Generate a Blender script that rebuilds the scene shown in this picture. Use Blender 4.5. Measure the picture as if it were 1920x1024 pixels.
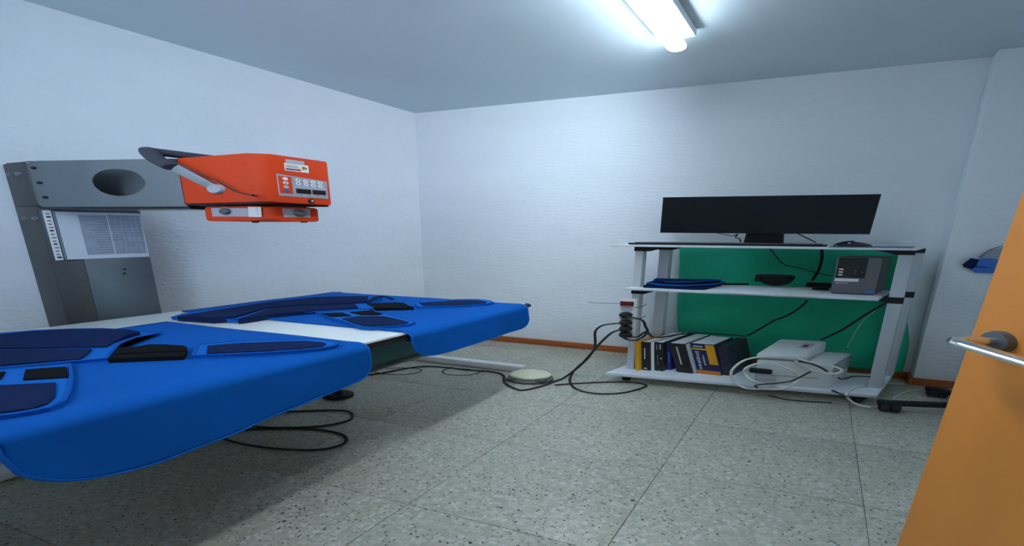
import bpy, bmesh, math, random
from mathutils import Vector, Matrix
random.seed(7)
for o in list(bpy.data.objects): bpy.data.objects.remove(o)
S = bpy.context.scene
COL = S.collection

# ------------------------------------------------------------------ camera
F_PX = 497.33
cam_d = bpy.data.cameras.new('camera'); cam = bpy.data.objects.new('camera', cam_d); COL.objects.link(cam)
cam_d.sensor_fit = 'HORIZONTAL'; cam_d.sensor_width = 36.0; cam_d.lens = F_PX * 36 / 1920
cam_d.shift_x = -3.51 / 1920; cam_d.clip_start = 0.02
CAM_H = 1.2604
_p, _r = 0.159992, 0.0037067
_fw = Vector((0, math.cos(_p), -math.sin(_p))); _up = Vector((0, math.sin(_p), math.cos(_p))); _ri = Vector((1, 0, 0))
_ri, _up = math.cos(_r) * _ri + math.sin(_r) * _up, -math.sin(_r) * _ri + math.cos(_r) * _up
_m = Matrix((_ri, _up, -_fw)).transposed().to_4x4(); _m.translation = (0, 0, CAM_H)
cam.matrix_world = _m
S.camera = cam
# ------------------------------------------------------------------ world, exposure
w = bpy.data.worlds.new('added_window_daylight'); S.world = w; w.use_nodes = True  # made-up daylight, enters by the added window behind the camera
bg = w.node_tree.nodes['Background']; bg.inputs[0].default_value = (0.68, 0.83, 1.0, 1); bg.inputs[1].default_value = 2.4
S.view_settings.view_transform = 'Standard'; S.view_settings.look = 'None'
S.view_settings.gamma = 1.0; S.view_settings.use_curve_mapping = False
S.view_settings.exposure = 1.48
S.cycles.max_bounces = 12; S.cycles.diffuse_bounces = 9
LAMP_POWER = 11.0
LAMP_COLOR = (0.76, 0.90, 1.0)

# ------------------------------------------------------------------ the room's plan
# The room is laid out on an oblique plan: u runs along the back wall (from the
# far corner to the right), v along the left wall (from the corner towards the
# doorway), z is up.  One unit = one metre of height.
PO = Vector((-1.07219, 3.09433, 0.0)); PU = Vector((2.07083, -0.44655, 0)); PV = Vector((-1.03348, -0.89476, 0))
H = 2.5
U1, V1 = 2.55, 2.68          # right wall, doorway wall
def P(u, v, z=0.0): return PO + u * PU + v * PV + Vector((0, 0, z))
def D(u, v, z=0.0): return u * PU + v * PV + Vector((0, 0, z))

# ------------------------------------------------------------------ materials
MATS = {}
def nd(nt, t, **k):
    n = nt.nodes.new(t)
    for a, b in k.items(): setattr(n, a, b)
    return n
def mat(name, col, rough=0.5, metal=0.0, var=0.0, vscale=8.0, bump=0.0, bscale=60.0, spec=0.5, coat=0.0, emit=None, stretch=(0.45, 1, 1), bdist=0.02, sheen=0.0, trans=0.0):
    m = bpy.data.materials.new(name); m.use_nodes = True; nt = m.node_tree
    b = nt.nodes['Principled BSDF']
    b.inputs['Base Color'].default_value = (*col, 1); b.inputs['Roughness'].default_value = rough
    b.inputs['Metallic'].default_value = metal; b.inputs['Specular IOR Level'].default_value = spec
    b.inputs['Coat Weight'].default_value = coat; b.inputs['Sheen Weight'].default_value = sheen
    b.inputs['Transmission Weight'].default_value = trans
    g = nd(nt, 'ShaderNodeNewGeometry'); mp = nd(nt, 'ShaderNodeMapping'); mp.inputs['Scale'].default_value = stretch
    nt.links.new(g.outputs['Position'], mp.inputs['Vector'])
    if var > 0:
        n = nd(nt, 'ShaderNodeTexNoise'); n.inputs['Scale'].default_value = vscale; n.inputs['Detail'].default_value = 5
        nt.links.new(mp.outputs[0], n.inputs['Vector'])
        r = nd(nt, 'ShaderNodeValToRGB')
        r.color_ramp.elements[0].position = .3; r.color_ramp.elements[1].position = .7
        r.color_ramp.elements[0].color = (*[c * (1 - var) for c in col], 1); r.color_ramp.elements[1].color = (*[min(1, c * (1 + var)) for c in col], 1)
        nt.links.new(n.outputs['Fac'], r.inputs[0]); nt.links.new(r.outputs[0], b.inputs['Base Color'])
    if bump > 0:
        n = nd(nt, 'ShaderNodeTexNoise'); n.inputs['Scale'].default_value = bscale; n.inputs['Detail'].default_value = 3
        nt.links.new(mp.outputs[0], n.inputs['Vector'])
        bp = nd(nt, 'ShaderNodeBump'); bp.inputs['Strength'].default_value = bump; bp.inputs['Distance'].default_value = bdist
        nt.links.new(n.outputs['Fac'], bp.inputs['Height']); nt.links.new(bp.outputs[0], b.inputs['Normal'])
    if emit:
        b.inputs['Emission Color'].default_value = (*emit[0], 1); b.inputs['Emission Strength'].default_value = emit[1]
    MATS[name] = m
    return m
def srgb(r, g, b): return tuple(((c / 255) / 12.92 if c / 255 <= .04045 else ((c / 255 + .055) / 1.055) ** 2.4) for c in (r, g, b))

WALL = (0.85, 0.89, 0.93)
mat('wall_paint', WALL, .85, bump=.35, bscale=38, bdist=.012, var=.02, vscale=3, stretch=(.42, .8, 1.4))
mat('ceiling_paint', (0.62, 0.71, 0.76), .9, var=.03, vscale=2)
mat('baseboard_wood', srgb(176, 92, 42), .45, var=.18, vscale=30, stretch=(.3, .3, 6))
mat('grout', (0.30, 0.30, 0.25), .9)
mat('door_wood', srgb(216, 136, 56), .38, var=.08, vscale=6, stretch=(1.2, 1.2, .25), coat=.15)
mat('steel', (.22, .25, .27), .5, metal=.45, var=.10, vscale=5, stretch=(.5, 1, .6))
mat('steel_dark', (.12, .14, .15), .5, metal=.5, var=.15, vscale=4, stretch=(.5, 1, .8))
mat('steel_brown', (.095, .095, .095), .5, metal=.4, var=.15, vscale=6)
mat('chrome', (.78, .78, .78), .18, metal=1.0)
mat('aluminium', (.36, .40, .44), .45, metal=.35)
mat('black_plastic', (.010, .011, .014), .5, spec=.3)
mat('black_gloss', (.008, .010, .016), .18)
mat('black_rubber', (.010, .011, .012), .6)
mat('black_velcro', (.008, .009, .011), .95, spec=.1, bump=.4, bscale=400, bdist=.003)
mat('orange_shell', srgb(222, 66, 14), .6, spec=.25, var=.03, vscale=6)
mat('orange_dark', srgb(120, 30, 14), .5)
mat('grey_sleeve', (.055, .06, .08), .75, spec=.2, bump=.2, bscale=300, bdist=.002)
mat('label_grey', (.33, .35, .40), .5)
mat('label_light', (.44, .46, .52), .55, spec=.2)
mat('label_white', (.80, .80, .80), .5)
mat('label_red', srgb(130, 25, 50), .5)
mat('label_yellow', srgb(214, 190, 30), .5)
mat('label_blue', srgb(70, 90, 140), .5)
mat('print_dark', (.03, .035, .05), .6)
mat('print_grey', (.22, .25, .30), .7)
mat('paper', (.66, .72, .78), .8)
mat('paper_shade', (.34, .40, .48), .8, var=.15, vscale=30)
mat('table_white', (.82, .86, .84), .30, coat=.1)
mat('table_edge', (.012, .016, .018), .25)
mat('pan_steel', (.035, .085, .10), .16, metal=1.0)
mat('pan_rim', (.42, .42, .42), .45, metal=.4)
mat('white_metal', (.78, .78, .80), .4)
mat('apron_blue', srgb(9, 92, 180), .8, spec=.12, bump=.12, bscale=260, bdist=.002, var=.04, vscale=4)
mat('apron_trim', srgb(18, 106, 196), .8, spec=.12)
mat('apron_navy', srgb(16, 35, 78), .9, spec=.15, bump=.2, bscale=400, bdist=.002, var=.12, vscale=6)
mat('shelf_white', (.70, .74, .80), .42)
mat('leg_silver', (.58, .63, .67), .42, metal=.15)
mat('drape_green', srgb(36, 186, 146), .85, bump=.5, bscale=14, bdist=.03, var=.10, vscale=5, stretch=(.45, 1, .6))
mat('screen_black', (.004, .007, .010), .35, spec=.25)
mat('pc_grey', (.16, .15, .17), .45, metal=.2)
mat('pc_side', (.03, .045, .05), .5)
mat('book_yellow', srgb(222, 158, 14), .5)
mat('book_orange', srgb(206, 130, 24), .5)
mat('book_black', (.012, .012, .014), .35)
mat('book_navy', srgb(26, 26, 84), .4)
mat('book_dark_navy', (.018, .024, .045), .5, var=.3, vscale=20)
mat('book_blue', srgb(26, 36, 130), .4)
mat('book_pages', (.62, .66, .66), .85)
mat('book_print', (.55, .55, .55), .6)
mat('device_white', (.66, .70, .70), .45)
mat('device_shade', (.30, .34, .36), .5)
mat('cable_white', (.72, .74, .70), .5)
mat('cable_black', (.010, .012, .014), .5)
mat('cream_plastic', (.72, .74, .52), .35)
mat('grey_plastic', (.10, .11, .11), .5)
mat('red_switch', srgb(120, 20, 40), .3)
mat('strip_white', (.70, .70, .68), .45)
mat('lamp_housing', (.75, .80, .86), .4)
mat('lamp_tube', (1, 1, 1), .3, emit=(LAMP_COLOR, LAMP_POWER))
mat('intel_blue', srgb(60, 120, 200), .4)
mat('collar_blue', srgb(60, 120, 205), .6)
mat('debris', (.03, .028, .02), .9)
mat('visor_clear', (.55, .62, .66), .15, trans=.5)

def terrazzo():
    m = bpy.data.materials.new('terrazzo'); m.use_nodes = True; nt = m.node_tree; b = nt.nodes['Principled BSDF']
    L = nt.links.new
    g = nd(nt, 'ShaderNodeNewGeometry'); mp = nd(nt, 'ShaderNodeMapping'); mp.inputs['Scale'].default_value = (.432, 1, 1)
    L(g.outputs['Position'], mp.inputs['Vector'])
    wob = nd(nt, 'ShaderNodeTexNoise'); wob.inputs['Scale'].default_value = 60; L(mp.outputs[0], wob.inputs['Vector'])
    mixv = nd(nt, 'ShaderNodeMixRGB', blend_type='ADD'); mixv.inputs[0].default_value = .012; L(mp.outputs[0], mixv.inputs[1]); L(wob.outputs['Color'], mixv.inputs[2])
    def chips(scale, cut, ramp):
        v = nd(nt, 'ShaderNodeTexVoronoi'); v.inputs['Scale'].default_value = scale; L(mixv.outputs[0], v.inputs['Vector'])
        ve = nd(nt, 'ShaderNodeTexVoronoi', feature='DISTANCE_TO_EDGE'); ve.inputs['Scale'].default_value = scale; L(mixv.outputs[0], ve.inputs['Vector'])
        sp = nd(nt, 'ShaderNodeSeparateColor'); L(v.outputs['Color'], sp.inputs[0])
        r = nd(nt, 'ShaderNodeValToRGB'); r.color_ramp.interpolation = 'CONSTANT'
        while len(r.color_ramp.elements) < len(ramp): r.color_ramp.elements.new(.5)
        for e, (p, c) in zip(r.color_ramp.elements, ramp): e.position = p; e.color = (*c, 1)
        L(sp.outputs[0], r.inputs[0])
        mk = nd(nt, 'ShaderNodeMath', operation='GREATER_THAN'); mk.inputs[1].default_value = cut; L(ve.outputs['Distance'], mk.inputs[0])
        return r.outputs[0], mk.outputs[0], sp.outputs[1]
    matrix = nd(nt, 'ShaderNodeTexNoise'); matrix.inputs['Scale'].default_value = 5; L(mp.outputs[0], matrix.inputs['Vector'])
    mr = nd(nt, 'ShaderNodeValToRGB'); mr.color_ramp.elements[0].color = (.42, .41, .33, 1); mr.color_ramp.elements[1].color = (.46, .45, .36, 1); L(matrix.outputs['Fac'], mr.inputs[0])
    c1, k1, _ = chips(105, .05, [(0, (.52, .52, .44)), (.22, (.43, .43, .35)), (.45, (.48, .47, .38)), (.66, (.39, .39, .32)), (.90, (.58, .57, .52))])
    a = nd(nt, 'ShaderNodeMixRGB'); L(k1, a.inputs[0]); L(mr.outputs[0], a.inputs[1]); L(c1, a.inputs[2])
    # small dark and reddish grains
    c2, k2, s2 = chips(210, .10, [(0, (.05, .05, .045)), (.45, (.18, .17, .13)), (.8, (.26, .13, .08))])
    gate = nd(nt, 'ShaderNodeMath', operation='GREATER_THAN'); gate.inputs[1].default_value = .93; L(s2, gate.inputs[0])
    both = nd(nt, 'ShaderNodeMath', operation='MULTIPLY'); L(gate.outputs[0], both.inputs[0]); L(k2, both.inputs[1])
    f = nd(nt, 'ShaderNodeMixRGB'); L(both.outputs[0], f.inputs[0]); L(a.outputs[0], f.inputs[1]); L(c2, f.inputs[2])
    L(f.outputs[0], b.inputs['Base Color']); b.inputs['Roughness'].default_value = .38
    MATS['terrazzo'] = m
terrazzo()

# ------------------------------------------------------------------ mesh helpers (coordinates u, v, z)
def cr(pts, n=6, closed=False):
    "Catmull-Rom through the points"
    pts = [Vector(p) for p in pts]; out = []; N = len(pts)
    for i in range(N if closed else N - 1):
        g = (lambda k: pts[k % N]) if closed else (lambda k: pts[max(0, min(N - 1, k))])
        a, b, c, d = g(i - 1), g(i), g(i + 1), g(i + 2)
        for j in range(n):
            t = j / n
            out.append(.5 * ((2 * b) + (c - a) * t + (2 * a - 5 * b + 4 * c - d) * t * t + (3 * b - a - 3 * c + d) * t ** 3))
    if not closed: out.append(pts[-1])
    return out
class MB:
    def __init__(s): s.bm = bmesh.new()
    def box(s, a, b, bev=0.0, seg=2):
        (u0, v0, z0), (u1, v1, z1) = a, b
        return s.hexa([(u0, v0, z0), (u1, v0, z0), (u1, v1, z0), (u0, v1, z0), (u0, v0, z1), (u1, v0, z1), (u1, v1, z1), (u0, v1, z1)], bev, seg)
    def hexa(s, c, bev=0.0, seg=2):
        vs = [s.bm.verts.new(p) for p in c]
        fs = [s.bm.faces.new([vs[i] for i in f]) for f in ((0, 3, 2, 1), (4, 5, 6, 7), (0, 1, 5, 4), (1, 2, 6, 5), (2, 3, 7, 6), (3, 0, 4, 7))]
        if bev > 0:
            es = list({e for f in fs for e in f.edges})
            bmesh.ops.bevel(s.bm, geom=es, offset=bev, segments=seg, affect='EDGES', profile=.5)
        return s
    def prism(s, poly, ext, bev=0.0, seg=2):
        "polygon of 3D points swept by the vector ext"
        ext = Vector(ext); a = [s.bm.verts.new(p) for p in poly]; b = [s.bm.verts.new(Vector(p) + ext) for p in poly]
        n = len(poly); f0 = s.bm.faces.new(a); f1 = s.bm.faces.new(list(reversed(b))); fs = [f0, f1]
        for i in range(n): fs.append(s.bm.faces.new([a[i], b[i], b[(i + 1) % n], a[(i + 1) % n]]))
        if bev > 0: bmesh.ops.bevel(s.bm, geom=list(f0.edges) + list(f1.edges), offset=bev, segments=seg, affect='EDGES', profile=.5)
        return s
    def slab(s, top, base):
        "solid patch: top outline with its own heights, skirt down to z=base"
        a = [s.bm.verts.new(p) for p in top]; b = [s.bm.verts.new((p[0], p[1], base)) for p in top]; n = len(top)
        f = s.bm.faces.new(a); g = s.bm.faces.new(list(reversed(b)))
        for i in range(n): s.bm.faces.new([a[i], b[i], b[(i + 1) % n], a[(i + 1) % n]])
        bmesh.ops.triangulate(s.bm, faces=[f, g])
        return s
    def tube(s, path, r, seg=8, closed=False, flat=None):
        path = [Vector(p) for p in path]; n = len(path); rings = []
        prev = None
        for i, p in enumerate(path):
            if closed: t = path[(i + 1) % n] - path[i - 1]
            else: t = path[min(n - 1, i + 1)] - path[max(0, i - 1)]
            if t.length < 1e-9: t = Vector((1, 0, 0))
            t.normalize()
            if prev is None:
                ref = Vector((0, 0, 1)) if abs(t.z) < .9 else Vector((1, 0, 0))
                x = t.cross(ref).normalized()
            else:
                x = prev - t * prev.dot(t)
                x = x.normalized() if x.length > 1e-6 else t.orthogonal().normalized()
            prev = x; y = t.cross(x)
            rr = r[i] if isinstance(r, (list, tuple)) else r
            fy = flat if flat else 1.0
            rings.append([s.bm.verts.new(p + x * rr * math.cos(2 * math.pi * k / seg) + y * rr * fy * math.sin(2 * math.pi * k / seg)) for k in range(seg)])
        for i in range(n if closed else n - 1):
            a, b = rings[i], rings[(i + 1) % n]
            for k in range(seg): s.bm.faces.new([a[k], a[(k + 1) % seg], b[(k + 1) % seg], b[k]])
        if not closed:
            s.bm.faces.new(list(reversed(rings[0]))); s.bm.faces.new(rings[-1])
        return s
    def lathe(s, c, prof, seg=24, axis=(0, 0, 1), xax=None):
        "prof: list of (radius, height along axis) from c"
        c = Vector(c); ax = Vector(axis).normalized(); x = (Vector(xax) if xax else ax.orthogonal()).normalized(); y = ax.cross(x)
        rings = []
        for r, h in prof:
            if r < 1e-6: rings.append([s.bm.verts.new(c + ax * h)])
            else: rings.append([s.bm.verts.new(c + ax * h + x * r * math.cos(2 * math.pi * k / seg) + y * r * math.sin(2 * math.pi * k / seg)) for k in range(seg)])
        for a, b in zip(rings, rings[1:]):
            for k in range(seg):
                k2 = (k + 1) % seg
                if len(a) == 1 and len(b) == 1: continue
                if len(a) == 1: s.bm.faces.new([a[0], b[k2], b[k]])
                elif len(b) == 1: s.bm.faces.new([a[k], a[k2], b[0]])
                else: s.bm.faces.new([a[k], a[k2], b[k2], b[k]])
        if len(rings[0]) > 1: s.bm.faces.new(list(reversed(rings[0])))
        if len(rings[-1]) > 1: s.bm.faces.new(rings[-1])
        return s
    def grid(s, rows):
        vs = [[s.bm.verts.new(p) for p in r] for r in rows]
        for i in range(len(vs) - 1):
            for j in range(len(vs[0]) - 1): s.bm.faces.new([vs[i][j], vs[i][j + 1], vs[i + 1][j + 1], vs[i + 1][j]])
        return s
    def build(s, name, m, parent=None, smooth=35, solid=0.0, origin=None, extra=None):
        bm = s.bm
        xs = [v.co.copy() for v in bm.verts]
        if origin is None:
            lo = Vector([min(c[i] for c in xs) for i in range(3)]); hi = Vector([max(c[i] for c in xs) for i in range(3)])
            origin = Vector(((lo.x + hi.x) / 2, (lo.y + hi.y) / 2, lo.z))
        ow = P(*origin)
        for v in bm.verts: v.co = P(*v.co) - ow
        bmesh.ops.recalc_face_normals(bm, faces=bm.faces)
        me = bpy.data.meshes.new(name); bm.to_mesh(me); bm.free()
        me.materials.append(MATS[m])
        for e in (extra or []): me.materials.append(MATS[e])
        if smooth:
            for p in me.polygons: p.use_smooth = True
            me.set_sharp_from_angle(angle=math.radians(smooth))
        o = bpy.data.objects.new(name, me); COL.objects.link(o)
        o['_w'] = list(ow)
        if parent is not None:
            o.parent = parent; o.location = ow - Vector(parent['_w'])
        else: o.location = ow
        if solid:
            md = o.modifiers.new('thickness', 'SOLIDIFY'); md.thickness = solid; md.offset = 0
        return o
def tag(o, label, cat, group=None):
    o['label'] = label; o['category'] = cat
    if group: o['group'] = group
    return o
def thing(name, label, cat, base, group=None):
    o = bpy.data.objects.new(name, None); COL.objects.link(o); o.empty_display_size = .05
    w_ = P(*base); o.location = w_; o['_w'] = list(w_)
    return tag(o, label, cat, group)
def struct(o): o['kind'] = 'structure'; return o
def box(name, a, b, m, parent=None, bev=0.0, **k): return MB().box(a, b, bev).build(name, m, parent, **k)
def lerp(a, b, t): return tuple(x + (y - x) * t for x, y in zip(a, b))

# ================================================================== ROOM
floor = struct(box('floor', (-.1, -.1, -.06), (U1 + .1, 4.2, -.006), 'grout'))
TS, TU, TV = .41, .32, .90
GAP = .0007; tile_mesh = {}
def edges(a0, a1, start):
    k = math.floor((a0 - start) / TS); out = []
    while True:
        lo, hi = start + k * TS, start + (k + 1) * TS; k += 1
        if lo >= a1: break
        lo, hi = max(lo, a0), min(hi, a1)
        if hi - lo > .01: out.append((lo, hi))
    return out
for (a, b) in edges(0, U1, TU):
    for (c, d) in edges(0, V1 + .9, TV):
        key = (round(b - a, 3), round(d - c, 3)); base = ((a + b) / 2, (c + d) / 2, -.006)
        if key not in tile_mesh:
            o = box('tile', (a + GAP, c + GAP, -.006), (b - GAP, d - GAP, 0), 'terrazzo', floor, bev=.0008, origin=base); tile_mesh[key] = o.data
        else:
            o = bpy.data.objects.new('tile', tile_mesh[key]); COL.objects.link(o); o.parent = floor; o.location = P(*base) - Vector(floor['_w'])
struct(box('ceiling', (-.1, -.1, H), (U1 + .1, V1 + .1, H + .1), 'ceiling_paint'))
struct(box('wall_left', (-.1, -.1, 0), (0, V1 + .1, H), 'wall_paint'))
struct(box('wall_back', (0, -.1, 0), (U1, 0, H), 'wall_paint'))
struct(box('wall_right', (U1, -.1, 0), (U1 + .1, V1 + .1, H), 'wall_paint'))
struct(box('wall_corner', (2.17, 0, 0), (U1, .09, H), 'wall_paint', bev=.004))
wf = MB(); DO0, DO1 = 1.36, 2.24
WU0, WU1, WZ0, WZ1 = .62, 1.22, 1.30, 2.38      # unseen window added in the doorway wall to even out the light
for q0, q1 in (((0, V1, 0), (DO0, V1 + .1, WZ0)), ((0, V1, WZ1), (DO0, V1 + .1, H)), ((0, V1, WZ0), (WU0, V1 + .1, WZ1)), ((WU1, V1, WZ0), (DO0, V1 + .1, WZ1)), ((DO1, V1, 0), (U1, V1 + .1, H)), ((DO0, V1, 2.06), (DO1, V1 + .1, H))): wf.box(q0, q1)
struct(wf.build('wall_front', 'wall_paint'))
wn = MB()
for q0, q1 in (((WU0, V1 - .01, WZ0), (WU0 + .03, V1 + .1, WZ1)), ((WU1 - .03, V1 - .01, WZ0), (WU1, V1 + .1, WZ1)), ((WU0 + .03, V1 - .01, WZ0), (WU1 - .03, V1 + .1, WZ0 + .03)), ((WU0 + .03, V1 - .01, WZ1 - .03), (WU1 - .03, V1 + .1, WZ1)), (((WU0 + WU1) / 2 - .012, V1 + .03, WZ0 + .03), ((WU0 + WU1) / 2 + .012, V1 + .06, WZ1 - .03))): wn.box(q0, q1, .003)
struct(wn.build('added_window_1', 'white_metal'))  # frame of the added light opening, out of view
# unseen corridor shell, added to cut the light coming through the doorway
hb = MB()
hb.box((DO0 - .12, V1 + 1.1, 0), (DO1 + .22, V1 + 1.2, H)); hb.box((DO0 - .22, V1 + .1, 0), (DO0 - .12, V1 + 1.2, H)); hb.box((DO1 + .22, V1 + .1, 0), (DO1 + .32, V1 + 1.2, H)); hb.box((DO0 - .22, V1 + .1, H), (DO1 + .32, V1 + 1.2, H + .1))
struct(hb.build('wall_corridor_light_block', 'wall_paint'))
BBH = .062
struct(box('baseboard_back', (0, 0, 0), (2.17, .012, BBH), 'baseboard_wood', bev=.003))
struct(MB().box((0, .0125, 0), (.012, 1.437, BBH), .003).box((0, 1.763, 0), (.012, V1, BBH), .003).build('baseboard_left', 'baseboard_wood'))
struct(MB().box((2.158, .012, 0), (2.17, .102, BBH), .002).box((2.17, .09, 0), (U1, .102, BBH), .002).build('baseboard_corner', 'baseboard_wood'))
struct(box('baseboard_right', (U1 - .012, .102, 0), (U1, V1, BBH), 'baseboard_wood', bev=.003))
tr = MB(); tr.box((DO0 - .06, V1 - .012, 0), (DO0 + .02, V1 + .11, 2.08), .004); tr.box((DO1 - .02, V1 - .012, 0), (DO1 + .06, V1 + .11, 2.08), .004); tr.box((DO0 - .06, V1 - .012, 2.04), (DO1 + .06, V1 + .11, 2.11), .004)
struct(tr.build('trim_1', 'door_wood'))

# ---- door leaf, swung into the room
dl = Vector((.285, .76, 0)); dl.normalize(); dn = Vector((-dl.y, dl.x, 0))     # along the leaf, out of its face
def door_pt(s, h, n): 
    tilt = .0205 * h
    return Vector((1.915 + tilt * (1 - s / .8), 1.876, h)) + dl * s + dn * n
leaf = MB().hexa([door_pt(0, .012, 0), door_pt(.8, .012, 0), door_pt(.8, .012, -.038), door_pt(0, .012, -.038), door_pt(0, 2.03, 0), door_pt(.8, 2.03, 0), door_pt(.8, 2.03, -.038), door_pt(0, 2.03, -.038)], .002).build('door_1', 'door_wood')
struct(leaf)
HZ = 1.043
rose_c = door_pt(.046, HZ, 0)
MB().lathe(rose_c, [(.021, 0), (.021, .004), (.018, .008), (.011, .009)], 24, dn, (0, 0, 1)).build('rose_plate', 'steel_dark', leaf)
neck = [rose_c + dn * t for t in (.006, .02, .032)]
lev = neck + [rose_c + dn * .039 + dl * .004, rose_c + dn * .043 + dl * .018, rose_c + dn * .043 + dl * .06, rose_c + dn * .042 + dl * .125]
MB().tube(cr(lev, 5), [.0085] * 16 + [.0080] * 15, 12).build('lever_handle', 'chrome', leaf)
MB().lathe(door_pt(.046, HZ, -.038), [(.021, 0), (.021, .004), (.018, .008), (.011, .009)], 24, -dn, (0, 0, 1)).build('rose_plate', 'steel_dark', leaf)
MB().tube(cr([door_pt(.046, HZ, -.044), door_pt(.046, HZ, -.08), door_pt(.085, HZ, -.096), door_pt(.2, HZ, -.098)], 5), .0085, 10).build('lever_handle', 'chrome', leaf)
for hz in (.25, 1.75): MB().lathe(door_pt(.805, hz, .004), [(.008, 0), (.008, .10)], 12).build('hinge', 'chrome', leaf)

# ---- ceiling lamp
lamp = thing('ceiling_lamp', 'lit fluorescent tube lamp on the ceiling, cool white', 'lamp', (1.36, 1.24, 2.40))
box('housing', (1.300, .668, 2.458), (1.400, 2.17, 2.5), 'lamp_housing', lamp, bev=.006)
MB().lathe((1.348, .655, 2.418), [(.0, 0), (.024, .0), (.027, .012), (.027, 1.50), (.024, 1.512), (0, 1.512)], 20, (0, 1, 0), (0, 0, 1)).build('tube', 'lamp_tube', lamp)
for v_ in (.652, 2.166):
    MB().prism([(1.336, v_, 2.45), (1.336, v_, 2.40), (1.348, v_, 2.388), (1.362, v_, 2.40), (1.362, v_, 2.45)], (0, .012, 0), .003).build('tube_holder', 'lamp_housing', lamp)

# ================================================================== X-RAY TABLE
ZT = .72; TU0, TU1, TVF, TVN = .17, .975, .832, 2.45
table = thing('x_ray_table', 'long white-topped examination table carrying two blue lead aprons', 'table', (.57, 1.6, 0))
box('table_top', (TU0, TVF, ZT - .012), (TU1, TVN, ZT), 'table_white', table, bev=.002)
box('edge_rail', (TU1 - .03, TVF, ZT - .045), (TU1 - .002, TVN, ZT - .0125), 'table_edge', table, bev=.004)
box('edge_rail', (TU0 + .002, TVF, ZT - .045), (TU0 + .03, TVN, ZT - .0125), 'table_edge', table, bev=.004)
for uu in (TU0 + .016, TU1 - .002):
    MB().lathe((uu, TVF + .004, ZT - .016), [(.0, -.026), (.010, -.026), (.0155, -.020), (.0155, -.006), (.012, .0), (.012, .02)], 16, (0, 1, 0)).build('end_cap', 'black_rubber', table)
# carriage pan hanging below the top
prof = []
for k in range(0, 11):
    a = math.pi / 2 * k / 10
    prof.append((.95 - .17 * (1 - math.cos(a)), ZT - .055 - .235 * math.sin(a)))
prof = [(.95, ZT - .0455)] + prof + [(.30, ZT - .29), (.30, ZT - .0455)]
pan = MB().prism([(u, 1.31, z) for u, z in prof], (0, .62, 0)).build('carriage_pan', 'pan_steel', table)
MB().prism([(u + (.004 if u > .5 else 0), 1.262, z - .004) for u, z in prof], (0, .046, 0), .002).build('pan_rim', 'pan_rim', table)
# pedestal, feet
box('pedestal', (.24, 1.30, .03), (.36, 1.80, ZT - .0125), 'white_metal', table, bev=.008)
box('foot_bar', (.24, .545, .012), (.846, .590, .062), 'white_metal', table, bev=.003)
box('foot_bar', (.24, 2.2, .012), (.846, 2.245, .05), 'white_metal', table, bev=.003)
box('base_beam', (.24, .59, .012), (.30, 2.2, .05), 'white_metal', table, bev=.003)
for (fu, fv) in ((.27, .567), (.82, .567), (.27, 2.22), (.82, 2.22), (.452, 1.163)):
    r_ = .050 if fu == .452 else .02; h_ = .03 if fu == .452 else .012
    MB().lathe((fu, fv, 0), [(r_ * .9, 0), (r_, .006), (r_, h_ * .7), (r_ * .8, h_), (0, h_)], 20).build('leveling_foot', 'black_rubber', table)
MB().lathe((.452, 1.163, .0305), [(.016, 0), (.012, .02), (.012, .644)], 14).build('support_stem', 'black_plastic', table)

# ---- lead aprons
def apron(name, label, v0, v1, u0, zh0, zh1, seed, r0, r1):
    rnd = random.Random(seed)
    ph = [rnd.uniform(0, 6.28) for _ in range(6)]
    t = thing(name, label, 'apron', ((u0 + .98) / 2, (v0 + v1) / 2, ZT), 'lead aprons on the table')
    zt = ZT + .006; nv, n1, n2, n3 = 56, 18, 5, 16
    uc = TU1 - .007; R = .030
    rows = []; hem = []
    for i in range(nv + 1):
        f = i / nv; v = v0 + (v1 - v0) * f
        zh = zh0 + (zh1 - zh0) * f
        dd = min(v - v0, v1 - v)
        rr = r0 if f < .5 else r1
        if dd < rr: zh += rr - math.sqrt(max(0, rr * rr - (rr - dd) ** 2))
        row = []
        for j in range(n1): row.append((u0 + (uc - u0) * j / n1, v, zt + .0012 * math.sin(9 * f + ph[0] + j * .5)))
        for j in range(n2 + 1):
            a = math.pi / 2 * j / n2; row.append((uc + R * math.sin(a), v, zt - R + R * math.cos(a)))
        for j in range(1, n3 + 1):
            g = j / n3; z = zt - R + (zh - (zt - R)) * g
            wv = .55 * g * (.006 * math.sin(7.5 * f + ph[1]) + .0035 * math.sin(17 * f + ph[2] + 2 * g) + .002 * math.sin(31 * f + ph[3]))
            row.append((uc + R + .004 * g + wv, v, z))
        rows.append(row); hem.append(row[-1])
    MB().grid(rows).build('front_panel', 'apron_blue', t, smooth=80, solid=.007)
    path = [rows[0][k] for k in range(n1, len(rows[0]) - 1)] + hem + [rows[-1][k] for k in range(len(rows[0]) - 2, n1, -1)]
    MB().tube(path, .0042, 6).build('edge_binding', 'apron_trim', t, smooth=80)
    return t
def patch(parent, name, top, m, base=ZT + .004, pipe=None, pr=.004):
    o = MB().slab(top, base).build(name, m, parent, smooth=30)
    if pipe: MB().tube(top, pr, 6, closed=True).build('piping', pipe, o, smooth=80)
    return o

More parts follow.
